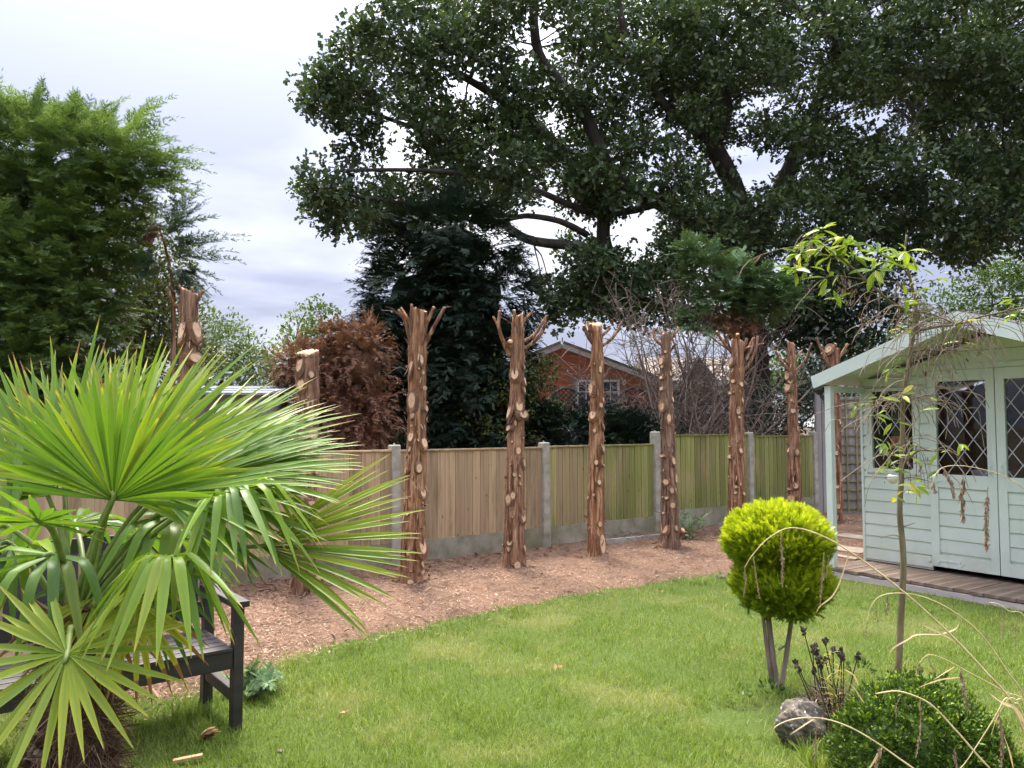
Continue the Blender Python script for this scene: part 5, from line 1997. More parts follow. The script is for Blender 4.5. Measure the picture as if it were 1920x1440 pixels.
M['palm'] = palm_mat()
M['petiole'] = surf('palm_petiole', [(.3, (.12, .17, .045)), (.7, (.21, .27, .075))], 20, 3, .5, .1, .002)
PALM = Vector((-1.50, 2.72, 0))
palm = empty('fan_palm', PALM, 0, 'fan palm with large green fronds and hairy trunk in the left foreground', 'palm tree')
CROWN = Vector((-1.50, 2.72, .86))
random.seed(99)


def frond(hub, axis, normal, spread, nseg, length, droop=.25, hinge=None, hamt=0.0, wmax=.017, var=.5, yellow=0.0, start=None, pet=.012, fuse=.30, lenvar=.12, flat=.45, tipb=0.0):
    hub, axis = np.array(hub, float), unit(np.array(axis, float))
    normal = np.array(normal, float)
    normal = unit(normal - axis * (normal @ axis))
    side = np.cross(axis, normal)
    K = 13
    V, F, TP, VR, YE = [], [], [], [], []
    da = R(spread) / max(1, nseg - 1)
    for s in range(nseg):
        a = -R(spread) / 2 + s * da + random.gauss(0, da * .12)
        d = math.cos(a) * axis + math.sin(a) * side
        d = unit(d + normal * random.gauss(0, .09))
        c = unit(-math.sin(a) * axis + math.cos(a) * side)
        L = length * (1 - .22 * (abs(a) / math.pi) ** 1.5) * (1 + random.uniform(-lenvar, lenvar * .4))
        tb = tipb + (random.uniform(.02, .10) if random.random() < .22 else 0)
        dr = droop * random.uniform(.5, 1.6) + (.35 if random.random() < .08 else 0)
        hg_ = None if hinge is None else hinge * random.uniform(.8, 1.25)
        ha = hamt * random.uniform(.75, 1.15)
        p = hub.copy()
        cur = d.copy()
        b0 = len(V)
        v_ = min(1, max(0, var + random.gauss(0, .22)))
        ymix = max(0, yellow + random.gauss(0, .12)) if yellow else (.25 if random.random() < .06 else 0)
        for k in range(K):
            r = k / (K - 1)
            if k:
                bend = dr * r ** 1.3 * 2.0 / (K - 1)
                if hg_ is not None and hg_ < r < hg_ + .16:
                    bend += ha / (K - 1) * 5.2
                cur = unit(cur + np.array([0, 0, -1.0]) * bend)
                p = p + cur * L / (K - 1)
            nn = np.cross(c, cur)
            nl = np.linalg.norm(nn)
            nn = nn / nl if nl > .05 else normal
            cc = unit(np.cross(cur, nn))
            w = min(r * L * math.tan(da / 2) * 1.08 + .0008, wmax)
            if r > fuse:
                w = min(w, wmax * max(.06, (1 - ((r - fuse) / (1 - fuse)) ** 2.0)))
            fold = flat * w * (1.4 if r < fuse else .9)
            V += [p - cc * w + nn * fold * .5, p - nn * fold * .5, p + cc * w + nn * fold * .5]
            TP += [min(1, r + tb)] * 3
            VR += [v_, v_ * .8, v_]
            e_ = ymix * (.35 + .65 * r)
            YE += [min(1, e_ * 1.5), e_ * .6, min(1, e_ * 1.5)]
        for k in range(K - 1):
            i = b0 + k * 3
            F += [(i, i + 1, i + 4, i + 3), (i + 1, i + 2, i + 5, i + 4)]
    me = np_mesh('frond', np.array(V) - np.array(PALM), np.array(F), M['palm'], {'tip': TP, 'var': VR, 'yellow': YE}, True)
    o = link('frond', me, palm)
    st = Vector(start) if start is not None else CROWN + Vector((random.uniform(-.05, .05), random.uniform(-.05, .05), random.uniform(-.12, .02)))
    h = Vector(hub)
    mid = st.lerp(h, .55) + Vector((0, 0, .10 * (h - st).length))
    mb = MB()
    pts = curve3([st - PALM, mid - PALM, h - PALM, h - PALM + Vector(axis) * .03], 4)
    mb.tube(pts, [pet * (1 - .045 * i) for i in range(len(pts))], 6)
    mb.build('petiole', M['petiole'], o, True)
    return o


CAMV = np.array([0, -1.0, .25])
# upright fans
frond(at(218, 905, 2.78), (.08, .62, .72), (0, -.75, .65), 215, 60, .76, .16, wmax=.0155, var=.72, yellow=.10)  # high var paints the backlight into this fan's colour
frond(at(212, 938, 2.42), (.05, -.30, .95), (0, -1, -.2), 175, 42, .42, .06, wmax=.013, var=.22)  # low var paints the front fan's shade into its colour
frond(at(330, 890, 2.85), (.80, .30, .42), (-.25, -.6, .75), 125, 40, .68, .22, wmax=.0145, var=.7)
frond(at(300, 930, 2.62), (.95, -.05, .22), (-.2, -.6, .8), 100, 34, .62, .30, wmax=.014, var=.6)
frond(at(90, 930, 2.75), (-.55, .25, .75), (.2, -.8, .5), 130, 40, .64, .15, wmax=.0145, var=.55)
frond(at(120, 900, 2.95), (-.1, .5, .85), (0, -.8, .6), 150, 44, .68, .12, wmax=.015, var=.6)
frond(at(20, 990, 2.6), (-.7, -.1, .4), (.1, -.6, .8), 120, 24, .5, .2, wmax=.017, var=.45)
# right low fan
frond(at(488, 1024, 2.62), (.98, -.05, .10), (0, -.75, .66), 82, 27, .55, .13, wmax=.0095, var=.66, yellow=.30, flat=.6, fuse=.55)
# yellowing fan low in front
frond(at(126, 1226, 2.2), (.12, -.62, -.60), (0, -.62, .75), 305, 34, .385, .10, wmax=.0125, var=.7, yellow=.42, start=CROWN + Vector((.0, -.05, -.08)), flat=.5)
# folded, hanging fans
frond(at(318, 1046, 2.35), (.2, -.75, .12), (0, .15, 1), 250, 22, .44, .25, hinge=.22, hamt=1.7, wmax=.016, var=.62, yellow=.12, flat=.3, tipb=.02)
frond(at(420, 925, 2.55), (.75, -.45, .25), (0, -.2, 1), 150, 22, .47, .3, hinge=.30, hamt=1.6, wmax=.0145, var=.5, flat=.3)
frond(at(73, 978, 2.12), (.0, -.6, .35), (0, -.35, .9), 230, 16, .22, .2, wmax=.014, var=.35, start=at(125, 1075, 2.5))
frond(at(330, 960, 2.75), (.5, -.5, -.2), (0, -.3, 1), 190, 13, .5, .5, hinge=.35, hamt=1.3, wmax=.018, var=.35, flat=.35)
0 and frond(at(450, 1000, 2.8), (.6, .1, -.3), (0, -.3, 1), 170, 18, .48, .5, hinge=.3, hamt=1.4, wmax=.016, var=.3, flat=.35)
frond(at(100, 1040, 2.5), (-.5, -.5, -.1), (0, -.2, 1), 220, 13, .48, .45, hinge=.35, hamt=1.5, wmax=.017, var=.3, flat=.35)
frond(at(20, 1020, 2.7), (-.6, -.4, 0), (0, -.2, 1), 200, 18, .5, .45, hinge=.3, hamt=1.6, wmax=.017, var=.25, flat=.35)
0 and frond(at(200, 1010, 2.5), (.1, -.7, -.1), (0, -.1, 1), 220, 18, .52, .4, hinge=.32, hamt=1.4, wmax=.016, var=.3, flat=.35)
frond(at(270, 1000, 3.0), (.3, .6, -.1), (0, .2, 1), 200, 20, .5, .4, hinge=.35, hamt=1.2, wmax=.017, var=.25)
frond(at(140, 980, 3.05), (-.2, .7, .1), (0, .2, 1), 200, 20, .52, .4, hinge=.4, hamt=1.0, wmax=.017, var=.25)
frond(at(250, 1070, 2.85), (.4, -.1, -.6), (.5, -.5, .5), 140, 14, .42, .5, wmax=.015, var=.2)
frond(at(150, 1090, 2.8), (-.4, -.1, -.6), (-.4, -.5, .5), 140, 14, .42, .5, wmax=.015, var=.2)
frond(at(215, 925, 2.6), (.25, .25, .9), (0, -1, .2), 190, 44, .56, .10, wmax=.014, var=.55, yellow=.08)
frond(at(400, 900, 2.7), (.9, .1, .2), (-.1, -.6, .8), 110, 30, .52, .30, wmax=.0135, var=.6)
frond(at(180, 1120, 2.62), (-.1, -.5, -.75), (0, -.8, .4), 120, 12, .36, .4, wmax=.012, var=.2, yellow=.9, tipb=.2)
frond(at(255, 1130, 2.6), (.35, -.3, -.8), (0, -.8, .4), 90, 9, .34, .4, wmax=.012, var=.2, yellow=.9, tipb=.25)
# hairy trunk
M['hair'] = leafmat('palm_trunk_fibre', (.055, .030, .022), (.17, .095, .065), .05, .9, .1, (.36, .25, .18))
mb = MB()
mb.tube([(0, 0, -.05), (.01, 0, .15), (.0, .01, .35), (-.01, 0, .6), (0, 0, .84)], [.135, .13, .12, .10, .07], 20, rough=.05)
M['palmtrunk'] = surf('palm_trunk', [(.3, (.05, .028, .02)), (.7, (.14, .08, .055))], 25, 6, .95, .9, .02)
mb.build('trunk', M['palmtrunk'], palm, True)
n = 5200
a = rng.random(n) * 6.283
z = rng.random(n) * .86
rr_ = (.14 - .06 * z / .86) * rng.uniform(.95, 1.15, n)
O = np.stack([np.cos(a), np.sin(a), np.zeros(n)], 1)
sc = Scatter()
sc.add(np.stack([np.cos(a) * rr_, np.sin(a) * rr_, z], 1), O * rng.uniform(.1, .9, (n, 1)) + rng.normal(0, .55, (n, 3)) + np.array([0, 0, -.55]), O, rng.uniform(.05, .14, n))
tag(sc.build('trunk_fibre', T([(-.018, 0, 0), (.018, 0, 0), (.012, .5, .08), (-.012, .5, .08), (0, 1, -.1)], [(0, 1, 2), (0, 2, 3), (3, 2, 4)]), M['hair'], palm, True), kind='stuff')
for i in range(16):                       # sawn leaf bases on the trunk
    a_, z_ = random.uniform(math.pi, 2 * math.pi), random.uniform(.25, .85)
    r_ = .13 - .05 * z_
    d = Vector((math.cos(a_), math.sin(a_), .9)).normalized()
    p = Vector((math.cos(a_) * r_, math.sin(a_) * r_, z_))
    mb = MB()
    mb.tube([p - d * .02, p + d * random.uniform(.04, .10)], [.018, .011], 6)
    mb.build('leaf_base', M['deck'] if i % 2 else M['hair'], palm)

# ------------------------------------------------------------------ young tree with drying leaves in front of the summerhouse
yb = gp(1684, 1262)
YY = yb.y
yt = empty('young_tree', yb, 0, 'slender half bare young tree with sparse green leaves in front of the summerhouse', 'tree')
M['ybark'] = surf('young_bark', [(.3, (.085, .065, .032)), (.7, (.22, .175, .10))], 22, 5, .85, .5, .004, (1, 1, .35))
M['yleaf'] = leafmat('young_tree_leaf', (.13, .22, .025), (.28, .36, .04), .42, .4, .35, (.52, .48, .07))
M['drypod'] = leafmat('dry_pod', (.10, .07, .05), (.27, .20, .15), .1, .8, .15)


def ytube(name, pts, r0, r1, n=7, parent=yt, mat=None, dy=0.0, k=4):
    N_ = len(pts)
    pp = curve3([at(q[0], q[1], YY + dy * i / max(1, N_ - 1)) for i, q in enumerate(pts)], k)
    m_ = len(pp)
    mb = MB()
    mb.tube(pp, [r0 + (r1 - r0) * i / (m_ - 1) for i in range(m_)], n, rough=.05)
    mb.build(name, mat or M['ybark'], parent, True, False)
    return pp


tpts = ytube('trunk', [(1684, 1268), (1689, 1160), (1694, 1050), (1687, 960), (1690, 900), (1692, 830), (1694, 750), (1704, 680), (1713, 626), (1718, 581), (1706, 520), (1697, 480), (1700, 440)], .021, .006)
brs = [ytube('branch', [(1717, 590), (1676, 570), (1634, 535), (1589, 494), (1555, 469), (1520, 445)], .010, .004, dy=-.25),
       ytube('branch', [(1714, 622), (1760, 612), (1794, 608), (1839, 594), (1885, 584), (1950, 570)], .009, .005, dy=-.3),
       ytube('branch', [(1719, 585), (1750, 590), (1787, 606), (1800, 612)], .007, .003, dy=-.1),
       ytube('branch', [(1708, 662), (1735, 655), (1760, 658), (1795, 656)], .007, .003, dy=-.15),
       ytube('branch', [(1693, 870), (1715, 850), (1730, 844), (1756, 847)], .007, .003, dy=-.2),
       ytube('branch', [(1696, 755), (1660, 752), (1630, 755), (1575, 790)], .005, .002, dy=-.2),
       ytube('branch', [(1700, 735), (1720, 745), (1745, 742), (1800, 770)], .005, .002, dy=-.2),
       ytube('branch', [(1705, 520), (1690, 500), (1660, 490), (1640, 480)], .005, .002, dy=-.1),
       ytube('branch', [(1690, 1008), (1675, 1003), (1650, 1009)], .004, .002, dy=-.05),
       ytube('branch', [(1693, 988), (1702, 985), (1716, 980)], .004, .002, dy=-.05),
       ytube('branch', [(1705, 690), (1680, 700), (1650, 710), (1634, 735)], .004, .002, dy=-.1),
       ytube('branch', [(1690, 910), (1700, 895), (1735, 900), (1745, 905)], .004, .002, dy=-.1)]
mb = MB()
random.seed(13)
for i in range(240):
    src = random.choice(brs[:7] + brs[2:4] + [tpts[20:40]] * 4)
    p = random.choice(src)
    dx = random.gauss(0, .09)
    p1 = p + Vector((dx, random.gauss(0, .05), random.uniform(-.02, .06)))
    p2 = p1 + Vector((dx * .9, random.gauss(0, .03), random.uniform(-.14, -.03)))
    p3 = p2 + Vector((dx * .3, 0, random.uniform(-.13, -.03)))
    mb.tube(curve3([p, p1, p2, p3], 3), [.0024] * 9 + [.0018], 3, cap=False)
tag(mb.build('dry_stalks', M['bare'], yt, False, False), kind='stuff')
sc = Scatter()
sp_ = Scatter()
LEAF_M = [np_mesh('leaf', LANCE[0], LANCE[1], M['yleaf'], {'var': np.full(len(LANCE[0]), q / 5)}) for q in range(6)]
clus = [(1500, 475, 9), (1520, 450, 10), (1545, 460, 10), (1490, 505, 7), (1515, 500, 7), (1560, 480, 9), (1590, 460, 10), (1600, 480, 8), (1540, 430, 8), (1585, 445, 8), (1645, 475, 10), (1660, 490, 9), (1640, 505, 8), (1690, 490, 5), (1700, 470, 5), (1560, 540, 4), (1570, 560, 3), (1552, 520, 4), (1700, 555, 4), (1725, 570, 4), (1695, 617, 3), (1670, 690, 4), (1605, 760, 5), (1650, 745, 3), (1690, 740, 3), (1675, 790, 3), (1660, 830, 5), (1672, 850, 6), (1700, 845, 5), (1705, 855, 4), (1665, 875, 4), (1670, 885, 4), (1715, 910, 5), (1720, 925, 4), (1735, 900, 3), (1678, 930, 3), (1800, 605, 4), (1805, 640, 3), (1790, 615, 3), (1910, 590, 6), (1915, 575, 5), (1900, 560, 4), (1720, 510, 4), (1755, 520, 3), (1740, 745, 3), (1640, 780, 3), (1760, 850, 4), (1725, 770, 2), (1800, 830, 3)]
for px, py, m_ in clus:
    c = np.array(at(px, py, YY - random.uniform(.0, .3)))
    d = rnd_dirs(m_)
    d[:, 2] = d[:, 2] * .7 - .1
    dull = .25 if rng.random() < .3 else 0
    for q in range(m_):
        y_ = Vector(d[q]).normalized()
        x_ = y_.cross(Vector((random.gauss(0, .5), -.3 + random.gauss(0, .5), 1))).normalized()
        z_ = x_.cross(y_)
        s_ = random.uniform(.08, .14) * (1.0 if py < 560 else .72)
        o = link('leaf', LEAF_M[min(5, int((rng.random() * .75 + dull) * 6))], yt)
        o.matrix_basis = Matrix.Translation(Vector(c + d[q] * .012) - yb) @ Matrix((x_, y_, z_)).transposed().to_4x4() @ Matrix.Scale(s_, 4)
n = 170
ps = [random.choice(random.choice(brs[:5])) for _ in range(n)]
P = np.array(ps) + np.stack([rng.normal(0, .06, n), rng.normal(0, .05, n), -np.abs(rng.normal(.08, .07, n))], 1)
sp_.add(P, np.stack([rng.normal(0, .25, n), rng.normal(0, .25, n), -np.ones(n)], 1), rng.normal(0, 1, (n, 3)), rng.uniform(.015, .04, n))
for px, py in ((1578, 520), (1590, 545), (1600, 555), (1575, 540), (1620, 590), (1632, 605), (1820, 620), (1830, 635), (1838, 650), (1690, 530)):
    m_ = 14
    c = np.array(at(px, py, YY - .2))
    sp_.add(c + rng.normal(0, .02, (m_, 3)), np.stack([rng.normal(0, .3, m_), rng.normal(0, .3, m_), -np.ones(m_)], 1), rng.normal(0, 1, (m_, 3)), rng.uniform(.02, .045, m_))
tag(sp_.build('dry_pods', LANCE, M['drypod'], yt), kind='stuff')

# solar lamp ball hanging on the young tree
lp = at(1674, 898, YY - .08)
lamp = empty('solar_lamp', lp, 0, 'small round white and clear solar lamp hanging on the young tree trunk', 'lamp')
M['lampglass'] = surf('frosted_lamp', [(.3, (.55, .50, .42)), (.7, (.68, .62, .52))], 8, 3, .25, .1, .002, spec=.6)
M['panel'] = surf('solar_cell', [(.3, (.02, .025, .05)), (.7, (.05, .055, .09))], 30, 2, .25, .05, .001, spec=.6)
mb = MB()
prof = [(.002, -.030), (.016, -.026), (.026, -.014), (.030, .0), (.027, .010)]
for (r0, z0), (r1, z1) in zip(prof[:-1], prof[1:]):
    mb.tube([(0, 0, z0), (0, 0, z1)], [r0, r1], 18, cap=False)
mb.build('globe', M['lampglass'], lamp, True)
mb = MB()
mb.tube([(0, 0, .0101), (0, 0, .018), (0, 0, .027)], [.030, .030, .022], 18)
mb.build('cap', M['white'], lamp)
mb = MB()
mb.box((0, -.006, .028), (.026, .026, .003))
mb.build('solar_cell', M['panel'], lamp)
mb = MB()
mb.tube([(0, 0, .0285), (.02, .03, .08), (.04, .07, .10)], .0012, 4)
mb.build('wire', M['iron'], lamp)

# ------------------------------------------------------------------ dead flower stalks, yellow lily stem and dry clump beside the boulder
M['seed'] = surf('dark_seed_head', [(.3, (.022, .014, .012)), (.7, (.07, .05, .04))], 40, 4, .95, .6, .004)
fs_root = gp(1575, 1385)
fl = empty('dead_flower_clump', fs_root, 0, 'clump of dead flower stalks with dark brown seed heads beside the boulder', 'plant')
SY = fs_root.y + .02
hm = None
for px, py in ((1508, 1186), (1547, 1205), (1524, 1222), (1531, 1225), (1528, 1216), (1562, 1222), (1578, 1223), (1577, 1232), (1582, 1235), (1608, 1232), (1495, 1246), (1497, 1258), (1540, 1252), (1527, 1260), (1548, 1240), (1535, 1240)):
    top = at(px, py, SY + random.uniform(-.1, .12))
    foot = Vector((fs_root.x + (px - 1550) * .0006 + random.uniform(-.04, .04), top.y + random.uniform(-.03, .03), .0))
    mb = MB()
    mb.tube(curve3([foot, foot.lerp(top, .5) + Vector((random.uniform(-.012, .012), 0, 0)), top], 4), [.0028] * 8 + [.0022], 5)
    st = mb.build('stalk', M['seed'], fl, False, False)
    mb = MB()
    for q in range(9):
        o_ = Vector((random.gauss(0, .006), random.gauss(0, .006), -.012 + q * .0035))
        mb.tube([top + o_, top + o_ + Vector((random.gauss(0, .005), random.gauss(0, .005), .012))], [.0066, .004], 5)
    mb.build('seed_head', M['seed'], st, False, False)
sc = Scatter()
n = 900
a = rng.random(n) * 6.283
r_ = rng.random(n) ** .6 * .13
P = np.stack([fs_root.x + np.cos(a) * r_ * 1.0 - .02, SY + .02 + np.sin(a) * r_, rng.random(n) * .22], 1)
sc.add(P, np.stack([np.cos(a) * .8, np.sin(a) * .8, rng.normal(.1, .6, n)], 1) + rng.normal(0, .3, (n, 3)), rng.normal(0, 1, (n, 3)), rng.uniform(.03, .09, n))
M['drygrass'] = leafmat('withered_leaf', (.07, .045, .034), (.22, .155, .115), .1, .9, .1, (.42, .33, .24))
tag(sc.build('withered_leaves', T([(-.03, 0, 0), (.03, 0, 0), (.03, .5, .1), (-.03, .5, .1), (0, 1, -.1)], [(0, 1, 2), (0, 2, 3), (3, 2, 4)]), M['drygrass'], fl), kind='stuff')
ly = empty('lily_stem', gp(1570, 1392), 0, 'single yellowing lily stem with narrow leaves among the dark seed heads', 'plant')
M['lily'] = leafmat('lily_leaf', (.22, .22, .04), (.48, .36, .07), .3, .5, .3)
a0, a1 = gp(1570, 1392), at(1558, 1222, gp(1570, 1392).y)
mb = MB()
mb.tube([a0, a0.lerp(a1, .5), a1], [.005, .004, .002], 6)
mb.build('stem', M['petiole'], ly, True, False)
sc = Scatter()
n = 90
t = rng.random(n)
a = rng.random(n) * 6.283
P = np.array(a0)[None, :] * (1 - t[:, None]) + np.array(a1)[None, :] * t[:, None]
sc.add(P, np.stack([np.cos(a), np.sin(a) * .8, rng.normal(.15, .3, n)], 1), np.tile([0, 0, 1.], (n, 1)) + rng.normal(0, .2, (n, 3)), rng.uniform(.05, .095, n) * (1.15 - .5 * t))
tag(sc.build('leaves', T([(-.05, 0, 0), (.05, 0, 0), (.05, .5, .05), (-.05, .5, .05), (0, 1, -.1)], [(0, 1, 2), (0, 2, 3), (3, 2, 4)]), M['lily'], ly), kind='stuff')
for i, (px, py, s, lb, mt) in enumerate(((1612, 1245, .03, 'small green weeds at the top left of the low round shrub', M['leaf_mid']), (1445, 1288, .03, 'small green weeds at the foot of the topiary stems', M['leaf_mid']), (1385, 1300, .03, 'weeds growing left of the topiary stems', M['leaf_bright']))):
    p = gp(px, py + 20)
    sc = Scatter()
    n = 60
    d = rnd_dirs(n)
    d[:, 2] = np.abs(d[:, 2])
    sc.add(np.array([p.x, p.y, .01]) + d * np.array([.07, .06, .07]), d + np.array([0, 0, .4]), rng.normal(0, .5, (n, 3)) + np.array([0, 0, 1.]), rng.uniform(.02, .04, n))
    o = sc.build('weed_clump', OVATE, mt)
    tag(o, lb, 'weeds', kind='stuff')

# ------------------------------------------------------------------ dry ornamental grass arching in from the right
M['straw'] = surf('straw_stem', [(.3, (.42, .30, .13)), (.7, (.66, .53, .30))], 25, 3, .6, .2, .002)
M['strawleaf'] = leafmat('straw_blade', (.45, .32, .15), (.64, .50, .29), .25, .6, .25)
M['tassel'] = leafmat('dry_tassel', (.16, .105, .07), (.33, .23, .16), .1, .85, .1, (.46, .36, .26))
GY = 2.35
gb_ = at(1965, 1500, GY)
og = empty('ornamental_grass', (gb_.x, gb_.y, 0), 0, 'dry straw coloured ornamental grass arching in from the right with hanging tassels', 'grass')
stems = [
    ([(1985, 1560), (1905, 1335), (1850, 1262), (1770, 1178), (1680, 1098), (1590, 1032), (1530, 1000), (1480, 990), (1440, 1010), (1410, 1042), (1396, 1065)], .0055, .0014),
    ([(1990, 1540), (1925, 1320), (1890, 1260), (1840, 1190), (1790, 1148), (1740, 1122), (1690, 1112), (1650, 1118), (1632, 1140), (1627, 1165)], .0038, .0012),
    ([(1985, 1560), (1860, 1445), (1800, 1378), (1750, 1325), (1715, 1305), (1680, 1296), (1642, 1301)], .0042, .0030),
    ([(1985, 1590), (1760, 1470), (1700, 1432), (1640, 1390), (1590, 1362), (1540, 1347), (1490, 1348), (1455, 1362), (1447, 1380)], .0042, .0014),
    ([(2010, 1500), (1990, 1010), (1950, 945), (1900, 902), (1850, 882), (1800, 873), (1765, 878), (1750, 900), (1750, 925)], .0032, .0012),
    ([(1990, 1540), (1935, 1335), (1880, 1295), (1820, 1262), (1770, 1235), (1740, 1228), (1722, 1245)], .003, .0012),
    ([(1990, 1540), (1935, 1190), (1890, 1145), (1870, 1132), (1855, 1130)], .003, .0015),
    ([(1985, 1560), (1920, 1345), (1900, 1318), (1885, 1310), (1868, 1340), (1840, 1385), (1810, 1430), (1790, 1450)], .0032, .0015),
    ([(1985, 1560), (1925, 1335), (1905, 1312), (1890, 1312), (1870, 1345), (1858, 1380)], .0026, .0010),
]
sp3 = []
for i, (pts, r0, r1) in enumerate(stems):
    dy = (-.0, .15, -.15, -.3, .25, .1, .2, -.1, -.05)[i]
    pp = curve3([at(q[0], q[1], GY + dy) for q in pts], 5)
    m_ = len(pp)
    mb = MB()
    mb.tube(pp, [.72 * (r0 + (r1 - r0) * (j / (m_ - 1))) for j in range(m_)], 6)
    o = mb.build('stem', M['straw'], og, True, False)
    sp3.append((o, dy))


def tassel(stem_i, px, py, px2, py2, w, dense=26):
    o, dy = sp3[stem_i]
    a, b = at(px, py, GY + dy), at(px2, py2, GY + dy)
    mid = a.lerp(b, .5) + Vector((random.uniform(-.008, .008), 0, 0))
    sc = Scatter()
    n = dense * 5
    t = rng.uniform(.12, .92, n)
    P = np.array([tuple(a.lerp(mid, q * 2) if q < .5 else mid.lerp(b, q * 2 - 1)) for q in t])
    env = np.sin(np.clip((t - .08) / .8, 0, 1) * np.pi) ** .6
    sc.add(P + rng.normal(0, 1, (n, 3)) * (w * .28 * env)[:, None], np.stack([rng.normal(0, .35, n), rng.normal(0, .35, n), -np.ones(n)], 1), rng.normal(0, 1, (n, 3)), w * rng.uniform(.9, 1.7, n))
    m_ = 26
    t = np.linspace(0, .95, m_)
    P = np.array([tuple(a.lerp(mid, q * 2) if q < .5 else mid.lerp(b, q * 2 - 1)) for q in t])
    L_ = (b - a).length
    sc.add(P, np.tile(np.array((b - a).normalized()), (m_, 1)), np.tile([0, -1., .2], (m_, 1)), L_ * .07, .8)
    sc.build('tassel', LANCE, M['tassel'], o)


for args in ((0, 1396, 1062, 1393, 1120, .006, 8), (0, 1412, 1040, 1425, 1122, .005, 12), (0, 1464, 992, 1467, 1100, .007, 18), (0, 1545, 1035, 1538, 1135, .007, 16), (0, 1555, 1040, 1549, 1085, .004, 8),
             (4, 1770, 876, 1790, 935, .010, 22), (4, 1806, 884, 1806, 982, .013, 34), (4, 1852, 912, 1850, 1035, .011, 40), (4, 1752, 900, 1756, 925, .008, 10),
             (1, 1628, 1160, 1626, 1200, .005, 8), (1, 1646, 1120, 1647, 1170, .005, 8), (1, 1662, 1114, 1660, 1155, .007, 12), (5, 1722, 1240, 1719, 1262, .006, 10), (5, 1740, 1228, 1756, 1260, .005, 8), (5, 1800, 1245, 1818, 1340, .009, 26),
             (2, 1725, 1306, 1717, 1420, .006, 14), (2, 1690, 1300, 1680, 1345, .004, 8), (3, 1533, 1348, 1528, 1430, .006, 20), (3, 1650, 1395, 1640, 1440, .007, 14), (7, 1873, 1330, 1877, 1440, .009, 28), (6, 1880, 1140, 1878, 1200, .005, 8), (6, 1905, 1160, 1904, 1222, .005, 8), (1, 1860, 1215, 1850, 1180, .004, 6), (0, 1790, 1400, 1795, 1440, .007, 12)):
    tassel(*args)
# dry blades
def dryblade(pts, w, dy=0.0):
    pp = curve3([at(q[0], q[1], GY + dy) for q in pts], 5)
    m_ = len(pp)
    mb = MB()
    vs = []
    for i, p in enumerate(pp):
        t = i / (m_ - 1)
        d = (pp[min(i + 1, m_ - 1)] - pp[max(i - 1, 0)]).normalized()
        s = d.cross(Vector((.6 * math.sin(4 * t + w * 900), -.6, .8))).normalized()
        ww = .5 * w * math.sin(math.pi * min(1, .12 + t * .88)) ** .7
        vs += [p - s * ww, p + d.cross(s) * ww * .3, p + s * ww]
    fs = []
    for i in range(m_ - 1):
        b = i * 3
        fs += [(b, b + 1, b + 4, b + 3), (b + 1, b + 2, b + 5, b + 4)]
    mb.add(vs, fs)
    me = mb.mesh('blade', M['strawleaf'], True)
    at_ = me.attributes.new('var', 'FLOAT', 'POINT')
    at_.data.foreach_set('value', np.full(len(me.vertices), random.random()))
    link('blade', me, og, False)


for pts, w, dy in (([(1592, 1036), (1575, 1090), (1560, 1118), (1538, 1136), (1530, 1150)], .0045, 0), ([(1795, 1205), (1760, 1185), (1730, 1172)], .009, 0), ([(1760, 1190), (1720, 1190), (1700, 1200), (1672, 1218), (1665, 1240)], .005, .02), ([(1760, 1190), (1790, 1180), (1800, 1165)], .004, .02),
                   ([(1935, 1380), (1905, 1330), (1880, 1318), (1855, 1300)], .011, -.05), ([(1655, 1400), (1640, 1425), (1625, 1450)], .006, -.3), ([(1610, 1285), (1600, 1265), (1582, 1255)], .004, .1), ([(1620, 1318), (1605, 1295), (1590, 1278)], .005, .1), ([(1800, 1270), (1760, 1275), (1720, 1290)], .004, .1), ([(1790, 1250), (1770, 1262), (1750, 1275)], .003, .1), ([(1530, 1345), (1510, 1358), (1480, 1378)], .004, -.3), ([(1900, 1440), (1890, 1400), (1870, 1350)], .005, 0)):
    dryblade(pts, w, dy)

# ------------------------------------------------------------------ small feathery conifer seedlings on the bed
for px, py, Y, h, lb in ((1292, 1000, 10.0, .42, 'feathery grey green conifer seedling by the trunk with the side shoot'), (478, 1225, 4.35, .15, 'small green conifer shoot beside the bench leg'), (1432, 950, 11.9, .4, 'ivy like weed climbing the fence panel behind the topiary')):
    p = Vector((at(px, py, Y).x, Y, 0))
    r0 = empty('conifer_seedling', p, 0, lb, 'seedling')
    sc = Scatter()
    for _ in range(26):
        plume(sc, (p.x + random.gauss(0, .06), p.y + random.gauss(0, .05), random.uniform(.02, h * .7)), (random.gauss(0, .7), random.gauss(0, .5), random.uniform(.1, .9)), random.uniform(.12, .25) * h / .3, .07, 8, .4)
    sc.build('foliage', SPRAY_FINE, M['tuft'], r0)
    mb = MB()
    mb.tube([(0, 0, -.02), (.01, 0, h * .4), (0, .01, h * .8)], [.006, .004, .002], 5)
    mb.build('stem', M['twig'], r0)
